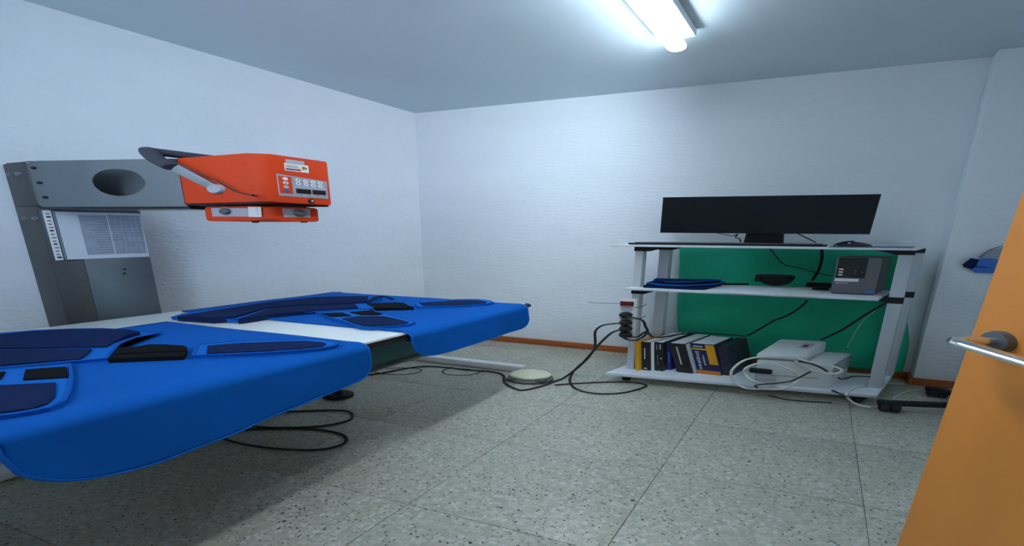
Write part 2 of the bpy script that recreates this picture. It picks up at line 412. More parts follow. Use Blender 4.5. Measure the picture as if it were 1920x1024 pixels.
near = apron('lead_apron', 'blue lead apron on the near half of the table, navy straps folded on top', 1.632, 2.275, .36, .560, .478, 3, .045, .19)
patch(near, 'shoulder_flap', [(0.224, 2.006, 0.742), (0.248, 1.933, 0.742), (0.264, 1.881, 0.742), (0.313, 1.83, 0.742), (0.368, 1.793, 0.742), (0.453, 1.773, 0.742), (0.539, 1.768, 0.742), (0.546, 1.829, 0.742), (0.59, 1.888, 0.742), (0.659, 1.943, 0.742), (0.71, 1.981, 0.742), (0.672, 2.045, 0.742), (0.636, 2.105, 0.742), (0.601, 2.154, 0.742)], 'apron_trim', pipe='apron_blue')
patch(near, 'shoulder_panel', [(0.317, 2.039, 0.775), (0.354, 1.977, 0.775), (0.366, 1.926, 0.775), (0.403, 1.875, 0.775), (0.455, 1.84, 0.775), (0.518, 1.822, 0.775)] + [(0.524, 1.802, 0.758), (0.554, 1.854, 0.758)] + [(0.577, 1.89, 0.75), (0.609, 1.921, 0.75), (0.535, 1.975, 0.75), (0.454, 2.024, 0.75), (0.388, 2.07, 0.75)], 'apron_navy')
patch(near, 'shoulder_panel', [(0.413, 2.079, 0.75), (0.478, 2.034, 0.75), (0.612, 1.95, 0.75), (0.661, 1.988, 0.75), (0.688, 2.013, 0.75), (0.626, 2.1, 0.75), (0.592, 2.149, 0.75)], 'apron_navy')
patch(near, 'hook_strap', [(0.697, 1.959, 0.75), (0.642, 1.919, 0.75), (0.665, 1.901, 0.75), (0.664, 1.873, 0.75), (0.687, 1.861, 0.75), (0.736, 1.851, 0.75), (0.761, 1.863, 0.75), (0.783, 1.881, 0.75)], 'black_velcro')
patch(near, 'hook_strap', [(0.728, 1.988, 0.748), (0.701, 1.968, 0.748), (0.743, 1.925, 0.748), (0.788, 1.884, 0.748), (0.819, 1.912, 0.748), (0.777, 1.947, 0.748)], 'black_velcro')
patch(near, 'belt_flap', [(0.738, 1.823, 0.744), (0.773, 1.768, 0.744), (0.841, 1.708, 0.744), (0.878, 1.678, 0.744), (0.913, 1.67, 0.744), (0.951, 1.678, 0.744), (0.971, 1.688, 0.744), (0.979, 1.712, 0.744), (0.975, 1.742, 0.744), (0.955, 1.776, 0.744), (0.919, 1.818, 0.744), (0.865, 1.866, 0.744), (0.826, 1.899, 0.744)], 'apron_trim', pipe='apron_blue')
patch(near, 'belt_panel', [(0.773, 1.829, 0.749), (0.798, 1.788, 0.749), (0.865, 1.729, 0.749), (0.898, 1.705, 0.749), (0.937, 1.698, 0.749), (0.958, 1.707, 0.749), (0.969, 1.73, 0.749), (0.95, 1.77, 0.749), (0.913, 1.813, 0.749), (0.859, 1.861, 0.749), (0.838, 1.88, 0.749)], 'apron_navy')
patch(near, 'pocket_flap', [(0.641, 2.169, 0.742), (0.654, 2.113, 0.742), (0.703, 2.036, 0.742), (0.797, 2.084, 0.742), (0.874, 2.128, 0.742), (0.933, 2.166, 0.742), (0.955, 2.194, 0.742), (0.95, 2.222, 0.742), (0.94, 2.24, 0.742), (0.918, 2.278, 0.742)], 'apron_trim', pipe='apron_blue')
patch(near, 'pocket_panel', [(0.762, 2.216, 0.748), (0.778, 2.168, 0.748), (0.831, 2.123, 0.748), (0.91, 2.164, 0.748), (0.939, 2.187, 0.748), (0.948, 2.209, 0.748), (0.935, 2.237, 0.748), (0.912, 2.275, 0.748)], 'apron_navy')
patch(near, 'hook_strap', [(0.767, 2.134, 0.748), (0.696, 2.097, 0.748), (0.73, 2.055, 0.748), (0.808, 2.094, 0.748)], 'black_velcro')
patch(near, 'hook_strap', [(0.693, 2.176, 0.748), (0.663, 2.158, 0.748), (0.683, 2.119, 0.748), (0.737, 2.15, 0.748)], 'black_velcro')

far = apron('lead_apron', 'blue lead apron on the far half of the table, end cap beyond it', .868, 1.478, .20, .556, .566, 11, .055, .10)
patch(far, 'shoulder_flap', [(0.329, 1.596, 0.74), (0.296, 1.538, 0.74)] + [(0.324, 1.466, 0.752), (0.307, 1.256, 0.752), (0.336, 1.102, 0.752), (0.406, 1.026, 0.752), (0.475, 0.989, 0.752), (0.535, 1.003, 0.752)] + [(0.57, 1.089, 0.744), (0.618, 1.173, 0.744), (0.677, 1.213, 0.744), (0.589, 1.34, 0.744), (0.527, 1.459, 0.744), (0.513, 1.555, 0.744)], 'apron_trim', pipe='apron_blue')
patch(far, 'shoulder_panel', [(0.357, 1.6, 0.752), (0.334, 1.474, 0.752)] + [(0.365, 1.307, 0.77), (0.382, 1.148, 0.77), (0.44, 1.089, 0.77), (0.515, 1.048, 0.77)] + [(0.577, 1.127, 0.758), (0.537, 1.197, 0.758), (0.455, 1.286, 0.758), (0.424, 1.375, 0.758), (0.5, 1.544, 0.758), (0.474, 1.585, 0.758)], 'apron_navy')
patch(far, 'shoulder_panel', [(0.537, 1.565, 0.754), (0.443, 1.383, 0.754), (0.469, 1.3, 0.754), (0.574, 1.183, 0.754), (0.641, 1.242, 0.754), (0.588, 1.338, 0.754), (0.539, 1.469, 0.754)], 'apron_navy')
MB().tube(cr([(0.585, 1.134, 0.745)] + [(0.559, 1.078, 0.762), (0.533, 1.012, 0.762)] + [(0.557, 1.004, 0.757)] + [(0.581, 1.007, 0.744)], 6), .009, 8, flat=.6).build('rolled_edge', 'apron_navy', far)
patch(far, 'hook_strap', [(0.594, 1.149, 0.75), (0.631, 1.113, 0.75), (0.655, 1.084, 0.75), (0.683, 1.085, 0.75), (0.743, 1.137, 0.75), (0.773, 1.157, 0.75), (0.732, 1.193, 0.75), (0.687, 1.224, 0.75)], 'black_velcro')
patch(far, 'belt_flap', [(0.696, 1.045, 0.742), (0.699, 0.986, 0.742), (0.765, 0.898, 0.742), (0.818, 0.869, 0.742), (0.872, 0.884, 0.742), (0.905, 0.917, 0.742), (0.905, 0.965, 0.742), (0.854, 1.053, 0.742), (0.769, 1.128, 0.742)], 'apron_trim', pipe='apron_blue', pr=.003)
patch(far, 'belt_panel', [(0.71, 1.043, 0.746), (0.783, 0.932, 0.746), (0.834, 0.904, 0.746), (0.881, 0.921, 0.746), (0.897, 0.953, 0.746), (0.848, 1.042, 0.746), (0.769, 1.104, 0.746)], 'apron_navy')
patch(far, 'pocket_flap', [(0.58, 1.347, 0.741), (0.666, 1.229, 0.741), (0.72, 1.259, 0.741), (0.772, 1.288, 0.741), (0.856, 1.33, 0.741), (0.932, 1.374, 0.741), (0.942, 1.418, 0.741), (0.922, 1.456, 0.741), (0.89, 1.487, 0.741), (0.859, 1.49, 0.741), (0.813, 1.467, 0.741), (0.754, 1.438, 0.741), (0.677, 1.403, 0.741)], 'apron_trim', pipe='apron_blue', pr=.003)
patch(far, 'pocket_panel', [(0.74, 1.419, 0.746), (0.746, 1.372, 0.746), (0.807, 1.337, 0.746), (0.879, 1.367, 0.746), (0.926, 1.391, 0.746), (0.937, 1.421, 0.746), (0.918, 1.455, 0.746), (0.886, 1.482, 0.746), (0.864, 1.484, 0.746), (0.825, 1.467, 0.746)], 'apron_navy')
patch(far, 'hook_strap', [(0.62, 1.368, 0.746), (0.663, 1.333, 0.746), (0.723, 1.367, 0.746), (0.688, 1.405, 0.746)], 'black_velcro')
patch(far, 'hook_strap', [(0.673, 1.315, 0.746), (0.696, 1.251, 0.746), (0.73, 1.278, 0.746), (0.772, 1.299, 0.746), (0.774, 1.322, 0.746), (0.737, 1.342, 0.746)], 'black_velcro')

# ================================================================== COLUMN AND ARM
colm = thing('x_ray_column', 'brushed steel column at the left wall with a perforated side arm', 'column', (.05, 1.60, 0))
box('column_post', (.003, 1.476, .02), (.100, 1.724, 1.612), 'steel_brown', colm, bev=.003)
box('base_plate', (.003, 1.44, 0), (.16, 1.76, .02), 'steel_dark', colm, bev=.002)
box('front_panel', (.1005, 1.476, .30), (.106, 1.652, 1.085), 'steel_dark', colm, bev=.0015)
box('upper_plate', (.1005, 1.476, 1.0855), (.106, 1.722, 1.372), 'steel_dark', colm, bev=.0015)
box('side_bracket', (.030, 1.7245, 1.385), (.112, 1.729, 1.614), 'steel_brown', colm, bev=.001)
for (bu, bz) in ((.026, 1.555), (.075, 1.555), (.035, 1.315), (.085, 1.315)):
    MB().lathe((bu, 1.724 if bu < .03 or bz < 1.4 else 1.729, bz), [(.011, 0), (.011, .004), (.007, .007), (0, .007)], 12, (0, 1, 0), (0, 0, 1)).build('bolt', 'steel', colm)
for (bv, bz) in ((1.555, 1.008), (1.558, .982)):
    MB().lathe((.106, bv, bz), [(.005, 0), (.005, .002), (0, .002)], 10, (1, 0, 0), (0, 0, 1)).build('rivet', 'black_plastic', colm)
# arm: hollow sheet-metal box with a round opening
A0, A1 = Vector((.102, 1.728, 0)), Vector((.4865, 1.606, 0))
ad = (A1 - A0); AL = ad.length; ad.normalize(); an = Vector((-ad.y, ad.x, 0))
AZ0, AZ1 = 1.378, 1.618
def arm_pt(s_, z, n): return A0 + ad * s_ + an * n + Vector((0, 0, z))
def holed_plate(n0, n1, cs, cz, r, name, m):
    b = MB(); N = 48
    ring = []
    for side in (n0, n1):
        inn, out = [], []
        for k in range(N):
            a = 2 * math.pi * k / N; c_, s_ = math.cos(a), math.sin(a)
            inn.append(b.bm.verts.new(arm_pt(cs + r * c_, cz + r * s_, side)))
            tx = ((AL - cs) / c_ if c_ > 1e-6 else (-cs / c_ if c_ < -1e-6 else 1e9)); tz = ((AZ1 - cz) / s_ if s_ > 1e-6 else ((AZ0 - cz) / s_ if s_ < -1e-6 else 1e9))
            tt = min(tx, tz); out.append(b.bm.verts.new(arm_pt(cs + tt * c_, cz + tt * s_, side)))
        ring.append((inn, out))
    for inn, out in ring:
        for k in range(N): b.bm.faces.new([inn[k], inn[(k + 1) % N], out[(k + 1) % N], out[k]])
    for idx in (0, 1):
        a_, c_ = ring[0][idx], ring[1][idx]
        for k in range(N): b.bm.faces.new([a_[k], a_[(k + 1) % N], c_[(k + 1) % N], c_[k]])
    return b.build(name, m, colm)
# corners of the rectangle must be on the outline: the ray sampling clips them by < 3 mm
holed_plate(0, -.004, .238, 1.503, .069, 'arm_front_plate', 'steel')
def arm_box(s0, s1, z0, z1, n0, n1, name, m, bev=.0):
    c = [arm_pt(s0, z0, n0), arm_pt(s1, z0, n0), arm_pt(s1, z0, n1), arm_pt(s0, z0, n1), arm_pt(s0, z1, n0), arm_pt(s1, z1, n0), arm_pt(s1, z1, n1), arm_pt(s0, z1, n1)]
    return MB().hexa(c, bev).build(name, m, colm)
arm_box(.005, AL, AZ0, AZ1, -.110, -.114, 'arm_back_plate', 'steel')
arm_box(.005, AL, AZ1 - .004, AZ1, -.0045, -.022, 'arm_top_flange', 'steel_dark')
arm_box(.005, AL, AZ0 - .012, AZ0 + .003, -.0045, -.1095, 'arm_bottom_plate', 'table_edge')
arm_box(.30, .304, AZ0 + .0035, AZ1 - .0045, -.05, -.1095, 'arm_rib', 'steel')
for (s_, z_) in ((.015, 1.582), (.020, 1.505), (.025, 1.428)):
    MB().lathe(arm_pt(s_ + .012, z_, 0), [(.0075, 0), (.0075, .003), (.004, .005), (0, .005)], 12, an, (0, 0, 1)).build('bolt', 'black_plastic', colm)

# ---- exposure chart and ruler stuck on the column
chart = tag(box('exposure_chart', (.1065, 1.4785, 1.082), (.1075, 1.690, 1.356), 'paper'), 'printed exposure chart taped to the steel column', 'paper')
box('printed_table', (.1075, 1.482, 1.105), (.1078, 1.568, 1.340), 'paper_shade', chart)
box('printed_table', (.1075, 1.571, 1.105), (.1078, 1.640, 1.340), 'paper_shade', chart)
pl = MB()
for k in range(15):
    z_ = 1.118 + k * .0148
    pl.box((.1078, 1.572, z_), (.1080, 1.572 + random.uniform(.03, .066), z_ + .004))
    for c_ in range(6): pl.box((.1078, 1.4845 + c_ * .0138, z_), (.1080, 1.4845 + c_ * .0138 + random.uniform(.006, .011), z_ + .004))
pl.box((.1078, 1.482, 1.336), (.1080, 1.568, 1.342))
o = pl.build('print_line', 'print_grey', chart); o['kind'] = 'stuff'
ruler = tag(box('ruler_strip', (.1068, 1.699, 1.080), (.1078, 1.7175, 1.362), 'label_white'), 'narrow white numbered scale strip along the chart edge', 'ruler')
pl = MB()
for k in range(14):
    z_ = 1.092 + k * .0190; pl.box((.1078, 1.704 if k % 3 else 1.702, z_), (.1081, 1.7125, z_ + (.005 if k % 4 else .009)))
pl.build('scale_mark', 'print_dark', ruler)
box('edge_line', (.1066, 1.6915, 1.078), (.1077, 1.6960, 1.362), 'print_grey', ruler)

# ================================================================== X-RAY GENERATOR
gen = thing('x_ray_generator', 'orange portable x-ray generator with keypad and carrying handle', 'x-ray generator', (.62, 1.52, 1.298))
GU0, GU1, GV0, GV1, GZ0, GZ1 = .497, .752, 1.425, 1.622, 1.391, 1.614
def rbox_plan(u0, u1, v0, v1, r, corner, n=6):
    "plan outline; the (u1, v1) corner is rounded by `corner`, the others by r"
    out = []
    for (cu, cv, a0, rr_) in ((u1, v1, 0, corner), (u0, v1, 90, r), (u0, v0, 180, r), (u1, v0, 270, r)):
        ccu = cu - rr_ if cu == u1 else cu + rr_; ccv = cv - rr_ if cv == v1 else cv + rr_
        for k in range(n + 1):
            a = math.radians(a0 + 90 * k / n); out.append((ccu + rr_ * math.cos(a), ccv + rr_ * math.sin(a)))
    return out
pl_ = rbox_plan(GU0, GU1, GV0, GV1, .008, .030)
body = MB().prism([(u, v, GZ0) for u, v in pl_], (0, 0, GZ1 - GZ0), .007, 3).build('body_shell', 'orange_shell', gen, smooth=40)
pl2 = rbox_plan(GU0 - .004, GU1 - .012, GV0 - .003, GV1 - .006, .006, .030)
MB().prism([(u, v, GZ0 - .008) for u, v in pl2], (0, 0, .0078), .002).build('base_trim', 'black_plastic', gen)
MB().box((GU0 - .009, GV0 + .004, GZ0 - .004), (GU0 - .0005, GV1 - .006, GZ1 - .01), .003).build('back_trim', 'orange_dark', gen)
# keypad panel on the +u face
fu = GU1 + .0002
def face_box(name, v0, v1, z0, z1, m, parent=gen, t0=0.0, t=.0015): return box(name, (fu + t0, min(v0, v1), z0), (fu + t0 + t, max(v0, v1), z1), m, parent)
kp = MB().prism([(fu, 1.5835, 1.527), (fu, 1.4385, 1.512), (fu, 1.4385, 1.423), (fu, 1.5835, 1.423)], (.0015, 0, 0)).build('keypad', 'label_grey', gen)
box('keypad_orange_zone', (fu + .0016, 1.545, 1.436), (fu + .0019, 1.581, 1.517), 'orange_shell', kp)
box('keypad_band', (fu + .0016, 1.443, 1.468), (fu + .0019, 1.541, 1.479), 'label_light', kp)
for c_ in range(4):
    for r_ in range(2):
        vv, zz_ = 1.527 - c_ * .022, 1.505 - r_ * .0165 - c_ * .0012
        MB().lathe((fu + .0016, vv, zz_), [(.0075, 0), (.0075, .0012), (0, .0012)], 14, (1, 0, 0), (0, 0, 1)).build('key_button', 'label_white', kp)
        box('key_mark', (fu + .0029, vv - .002, zz_ - .0025), (fu + .0031, vv + .002, zz_ + .0025), 'print_dark' if (c_, r_) in ((0, 0), (0, 1), (3, 0)) else 'label_blue', kp)
for r_, m_ in enumerate(('label_white', 'label_white', 'label_light', 'label_blue')):
    MB().lathe((fu + .0020, 1.563, 1.506 - r_ * .0195), [(.0075, 0), (.0075, .0012), (0, .0012)], 14, (1, 0, 0), (0, 0, 1)).build('key_button', m_, kp)
box('key_mark', (fu + .0033, 1.5605, 1.4835), (fu + .0036, 1.5655, 1.4885), 'print_dark', kp)
for (v0, v1) in ((1.492, 1.535), (1.446, 1.487)): box('display_window', (fu + .0016, v0, 1.441), (fu + .0022, v1, 1.463), 'black_gloss', kp)
for k in range(4): box('key_mark', (fu + .0016, 1.52 - k * .024, 1.431), (fu + .0018, 1.5235 - k * .024, 1.434), 'print_dark', kp)
box('warning_label', (fu, 1.4900, 1.546), (fu + .0006, 1.5585, 1.582), 'label_white', gen)
lb = gen.children[-1]
box('warning_band', (fu + .0007, 1.513, 1.5505), (fu + .0009, 1.556, 1.5575), 'label_red', lb)
for k in range(3): box('print_line', (fu + .0007, 1.516 + .003 * k, 1.5615 + k * .005), (fu + .0009, 1.555, 1.5635 + k * .005), 'label_red' if k == 1 else 'print_grey', lb)
MB().lathe((fu + .0007, 1.503, 1.566), [(.0085, 0), (.0085, .0003), (0, .0003)], 18, (1, 0, 0), (0, 0, 1)).build('radiation_sign', 'label_yellow', lb)
tf = MB(); cc = Vector((fu + .0011, 1.503, 1.566))
for k in range(3):
    a0 = math.radians(60 + 120 * k); pts = [cc + Vector((0, .0022 * math.cos(a0 + a), .0022 * math.sin(a0 + a))) for a in (-.52, .52)] + [cc + Vector((0, .0072 * math.cos(a0 + a), .0072 * math.sin(a0 + a))) for a in (.52, 0, -.52)]
    tf.prism(pts, (.0002, 0, 0))
tf.lathe(cc, [(.0013, 0), (.0013, .0002), (0, .0002)], 10, (1, 0, 0), (0, 0, 1)); tf.build('radiation_trefoil', 'print_dark', lb)
box('rating_plate', (fu, 1.5005, 1.5835), (fu + .0006, 1.5535, 1.600), 'label_light', gen)
MB().lathe((fu, 1.4935, 1.406), [(.0095, 0), (.0095, .003), (.006, .004), (.0045, .0035), (0, .0035)], 18, (1, 0, 0), (0, 0, 1)).build('socket', 'black_plastic', gen)
MB().lathe((fu + .0042, 1.4935, 1.406), [(.0035, 0), (.0035, .0012), (0, .0012)], 12, (1, 0, 0), (0, 0, 1)).build('socket_pin', 'label_white', gen)
for (uu, z_) in ((.706, 1.572), (.715, 1.448)):
    MB().lathe((uu, GV1, z_), [(.004, 0), (.003, .002), (0, .002)], 10, (0, 1, 0), (0, 0, 1)).build('screw', 'orange_shell', gen)
# carrying handle: two flat arms on pivots, padded grip between them
PV_ = [(0.617, 1.632, 1.457)] + [(0.548, 1.667, 1.557), (0.508, 1.667, 1.593), (0.466, 1.667, 1.625)]
piv, el, s1, s2 = [Vector(p) for p in PV_]
hub = MB().lathe((piv.x, GV1, piv.z), [(.022, 0), (.022, .010), (.020, .013), (.0175, .0132), (.0165, .0125), (0, .0125)], 28, (0, 1, 0), (0, 0, 1)).build('pivot_cap', 'label_light', gen)
hd = (el - piv); hx = Vector((-hd.z, 0, hd.x)).normalized()
for v0_, v1_ in ((GV1 + .003, GV1 + .042), (GV0 - .007, GV0 - .010)):
    q = [(piv + hx * -.015, v0_), (el + hx * -.018, v1_), (el + hx * .018, v1_), (piv + hx * .015, v0_)]
    MB().prism([(p.x, v_, p.z) for p, v_ in q], (0, .004, 0), .001).build('handle_arm', 'aluminium', gen)
vn, vf = GV1 + .050, GV0 - .008
path = [(el.x, vn, el.z), (s1.x, vn, s1.z), (s2.x + .012, vn - .006, s2.z + .013), (s2.x + .004, vn - .03, s2.z + .017), (s2.x + .002, (vn + vf) / 2, s2.z + .017), (s2.x + .004, vf + .03, s2.z + .017), (s2.x + .012, vf + .006, s2.z + .013), (s1.x, vf, s1.z), (el.x, vf, el.z)]
MB().tube(cr(path, 5), .0225, 12, flat=.72).build('grip_sleeve', 'grey_sleeve', gen, smooth=80)
MB().tube(cr([(0.585, 1.678, 1.563)] + [(0.609, 1.66, 1.529)] + [(0.636, 1.643, 1.496), (0.667, 1.643, 1.465), (0.692, 1.643, 1.441), (0.72, 1.643, 1.426), (0.743, 1.643, 1.419)], 5), .0026, 8).build('trigger_cord', 'cable_black', gen)
MB().tube([(0.728, 1.636, 1.422), (0.737, 1.636, 1.419), (0.747, 1.636, 1.418)], [.003, .0048, .003], 8).build('cord_end', 'black_rubber', gen)
# beam limiter below
CU0, CU1, CV0, CV1, CZ0, CZ1 = .508, .716, 1.425, 1.592, 1.303, 1.376
pl_ = rbox_plan(CU0, CU1, CV0, CV1, .022, .030)
clm = MB().prism([(u, v, CZ0) for u, v in pl_], (0, 0, CZ1 - CZ0), .010, 3).build('beam_limiter', 'orange_shell', gen, smooth=40)
for (uu, vv) in ((.655, 1.555), (.69, 1.465), (.55, 1.47)):
    MB().lathe((uu, vv, CZ1 - .002), [(.014, 0), (.014, .0085)], 12).build('mount_spacer', 'black_plastic', gen)
for (uu, vv) in ((.66, 1.575), (.70, 1.47), (.54, 1.47)):
    MB().lathe((uu, vv, CZ0 - .006), [(.007, 0), (.010, .0065)], 12).build('rubber_foot', 'black_rubber', clm)
cf = CV1 + .0002
LP = [(0.546, 1.592, 1.37), (0.661, 1.592, 1.366), (0.662, 1.592, 1.324), (0.546, 1.592, 1.326), (0.665, 1.593, 1.372), (0.704, 1.592, 1.37), (0.702, 1.592, 1.321), (0.663, 1.593, 1.322)]
MB().prism([Vector(p) for p in LP[:4]], (0, .0008, 0)).build('dial_plate', 'label_light', clm)
MB().prism([Vector(p) for p in LP[4:]], (0, .0008, 0)).build('scale_label', 'label_white', clm)
for k in range(6):
    a_, b_ = lerp(LP[4], LP[7], .15 + k * .13), lerp(LP[5], LP[6], .15 + k * .13)
    p0, p1 = lerp(a_, b_, .15), lerp(a_, b_, .8)
    MB().box((p0[0], cf + .0008, p0[2]), (p1[0], cf + .0010, p0[2] + .0012)).build('print_line', 'print_grey', clm)
DK = Vector([(0.593, 1.592, 1.35)][0])
MB().lathe(DK + Vector((0, .0008, 0)), [(.0215, 0), (.0215, .0006), (0, .0006)], 24, (0, 1, 0), (0, 0, 1)).build('dial_scale', 'label_grey', clm)
MB().lathe(DK + Vector((.002, .001, .001)), [(.0155, 0), (.0150, .008), (.012, .011), (0, .011)], 24, (0, 1, 0), (0, 0, 1)).build('dial_knob', 'grey_plastic', clm)
LQ = [(0.716, 1.546, 1.366), (0.716, 1.463, 1.369), (0.716, 1.464, 1.324), (0.716, 1.544, 1.323), (0.716, 1.499, 1.347)]
MB().prism([Vector(p) for p in LQ[:4]], (.0008, 0, 0)).build('dial_plate', 'label_light', clm)
MB().lathe(Vector(LQ[4]) + Vector((.0008, 0, 0)), [(.0185, 0), (.0180, .006), (.014, .010), (0, .010)], 24, (1, 0, 0), (0, 0, 1)).build('dial_knob', 'grey_plastic', clm)

# ================================================================== CART
SK = .19                      # the cart stands slightly askew: depth runs a little to the right
cart = thing('equipment_cart', 'white three-shelf equipment cart with silver legs by the back wall', 'cart', (1.65, .37, 0))
ZB, ZM, ZP = .092, .808, 1.152
def shelf(pts, z, t):
    return MB().prism([(u, v, z - t) for u, v in pts], (0, 0, t), .002).build('shelf', 'shelf_white', cart)
shelf([(1.176, .579), (2.029, .488), (2.097, .157), (1.244, .238)], ZB, .024)
shelf([(1.212, .538), (1.972, .508), (2.030, .190), (1.268, .225)], ZM, .016)
shelf([(1.153, .540), (2.043, .462), (2.092, .205), (1.200, .280)], ZP, .016)
LEGS = {'fl': (1.226, .438), 'fr': (2.008, .348), 'bl': (1.262, .240), 'br': (2.060, .122)}
for k, (u, v) in LEGS.items():
    w_ = .026 if k == 'fl' else .038; sk_ = .19 * .044 * (1.0 if k[1] == 'r' else .3)
    pl_ = [(u, v + .044), (u + w_, v + .044), (u + w_ + sk_, v), (u + sk_, v)]
    MB().prism([(a, b, ZB + .0005) for a, b in pl_], (0, 0, ZP - .0165 - ZB - .0005), .002).build('leg', 'leg_silver', cart)
for k, (u, v) in LEGS.items():
    d = 1 if k[1] == 'l' else -1; ua = u - .004 if d > 0 else u + .042
    b = MB()
    # bracket below the top shelf: block round the leg with a curved gusset
    g = [(ua, ZP - .0168), (ua, ZP - .052), (ua + d * .052, ZP - .052), (ua + d * .062, ZP - .042), (ua + d * .080, ZP - .030), (ua + d * .105, ZP - .024), (ua + d * .115, ZP - .0168)]
    b.prism([(x, v - .004, z) for x, z in g], (0, .052, 0), .002).build('corner_clamp', 'black_plastic', cart)
    g = [(ua, ZM - .010), (ua, ZM - .056), (ua + d * .046, ZM - .056), (ua + d * .075, ZM - .030), (ua + d * .10, ZM - .0168), (ua + d * .046, ZM - .010)]
    MB().prism([(x, v - .004, z) for x, z in g], (0, .052, 0), .003).build('corner_clamp', 'black_plastic', cart)
def caster(parent, u, v, ztop, r=.03, m='black_rubber'):
    c = MB().lathe((u - .012, v, r), [(r * .6, -.002), (r, .002), (r, .022), (r * .6, .026)], 18, (1, 0, 0)).build('caster_wheel', m, parent)
    MB().lathe((u, v, r), [(.006, 0), (.014, ztop - r - .008), (.022, ztop - r - .006), (.022, ztop - r - .0005)], 14).build('caster_stem', 'black_plastic', parent)
    MB().box((u - .022, v - .026, r * 1.1), (u + .022, v + .026, ztop - .002), .008).build('caster_fork', 'black_plastic', parent)
for (u, v) in ((1.235, .50), (1.985, .44), (1.275, .29), (2.03, .21)): caster(cart, u, v, ZB - .0245)

# ---- green drape hung at the back of the cart
rows = []; NZ, NU = 46, 60
for i in range(NZ + 1):
    f = i / NZ; z = ZP - .03 + (.068 - (ZP - .03)) * f
    row = []
    for j in range(NU + 1):
        g = j / NU
        ul = 1.285 + .055 * max(0, (f - .25)) / .75 + .008 * math.sin(7 * f); ur = 2.085 + .060 * f + .008 * math.sin(9 * f + 1)
        u = ul + (ur - ul) * g
        v = max(.018, .038 + .012 * math.sin(8 * g + 2.6 * f) * (1 - .3 * f) + .005 * math.sin(19 * g - 5 * f + 1) + .004 * math.sin(11 * f + 5 * g) + .003 * math.sin(27 * f + 13 * g))
        sag = .022 * (math.sin(math.pi * g) ** .5 if 0 < g < 1 else 0) if i == 0 else 0
        row.append((u, min(v, .064), z - sag * 0))
    rows.append(row)
dr = MB().grid(rows).build('green_drape', 'drape_green', smooth=80, solid=.004)
tag(dr, 'green surgical cloth hanging behind the cart shelves', 'drape')

# ---- monitor
mon = thing('computer_monitor', 'wide black computer monitor, switched off, on the cart top', 'monitor', (1.6, .33, ZP))
MC = [(1.272, 0.345, 1.244), (1.924, 0.345, 1.24), (1.932, 0.345, 1.52), (1.271, 0.345, 1.528)]
MB().prism([Vector(p) + Vector((0, -.030, 0)) for p in MC], (0, .030, 0), .003).build('housing', 'black_plastic', mon)
cx_ = sum(p[0] for p in MC) / 4; cz_ = sum(p[2] for p in MC) / 4
MB().prism([(cx_ + (p[0] - cx_) * .985, .3455, cz_ + (p[2] - cz_) * .965 + .002) for p in MC], (0, .0006, 0)).build('screen', 'screen_black', mon)
box('brand_mark', (1.886, .3455, 1.2445), (1.903, .3462, 1.2485), 'label_blue', mon)
MB().hexa([(1.555, .275, ZP + .012), (1.68, .275, ZP + .012), (1.68, .318, ZP + .012), (1.555, .318, ZP + .012), (1.562, .275, 1.30), (1.673, .275, 1.30), (1.673, .3145, 1.30), (1.562, .3145, 1.30)], .003).build('neck', 'black_plastic', mon)
box('foot', (1.50, .255, ZP + .0005), (1.735, .395, ZP + .012), 'black_plastic', mon, bev=.004)

# ---- keyboard, mouse, mat
kb = thing('keyboard', 'flat black keyboard below the monitor', 'keyboard', (1.5, .46, ZP))
KQ = [(1.205, .505), (1.795, .455), (1.812, .400), (1.285, .415)]
MB().prism([(u, v, ZP + .0005) for u, v in KQ], (0, 0, .014), .003).build('case', 'black_plastic', kb)
km = MB()
for r_ in range(4):
    for c_ in range(20):
        f0, f1 = (c_ + .1) / 20, (c_ + .9) / 20; g0, g1 = (r_ + .12) / 4, (r_ + .88) / 4
        def kq(f, g): 
            a = lerp(KQ[0], KQ[1], .02 + .96 * f); b = lerp(KQ[3], KQ[2], .02 + .96 * f); q = lerp(a, b, .06 + .88 * g); return (q[0], q[1], ZP + .0147)
        km.prism([kq(f0, g0), kq(f1, g0), kq(f1, g1), kq(f0, g1)], (0, 0, .006))
ko = km.build('keys', 'grey_plastic', kb); ko['kind'] = 'stuff'
matt = tag(MB().prism([(1.816, .484, ZP + .0004), (2.030, .462, ZP + .0004), (2.055, .300, ZP + .0004), (1.832, .330, ZP + .0004)], (0, 0, .0025)).build('mouse_mat', 'label_blue'), 'thin blue mouse mat on the cart top', 'mouse mat')
ms = MB(); rings = []
for i in range(0, 9):
    a = math.pi / 2 * i / 8; rings.append((math.cos(a), math.sin(a)))
bmv = []
for (c_, s_) in rings:
    bmv.append([(1.882 + .054 * c_ * math.cos(t), .405 + .036 * c_ * math.sin(t), ZP + .0032 + .036 * s_ * (1 - .12 * math.cos(t))) for t in [2 * math.pi * k / 24 for k in range(24)]])
for r_ in bmv: r_.append(r_[0])
mo = thing('computer_mouse', 'black computer mouse right of the keyboard', 'mouse', (1.882, .405, ZP))
MB().grid(bmv).build('shell', 'black_gloss', mo, smooth=80)
MB().prism([(1.882 + .054 * math.cos(2 * math.pi * k / 24), .405 + .036 * math.sin(2 * math.pi * k / 24), ZP + .0030) for k in range(24)], (0, 0, .0004)).build('base', 'black_plastic', mo)
MB().lathe((1.870, .430, ZP + .028), [(.004, -.004), (.006, -.003), (.006, .003), (.004, .004)], 12, (1, 0, 0)).build('scroll_wheel', 'label_light', mo)

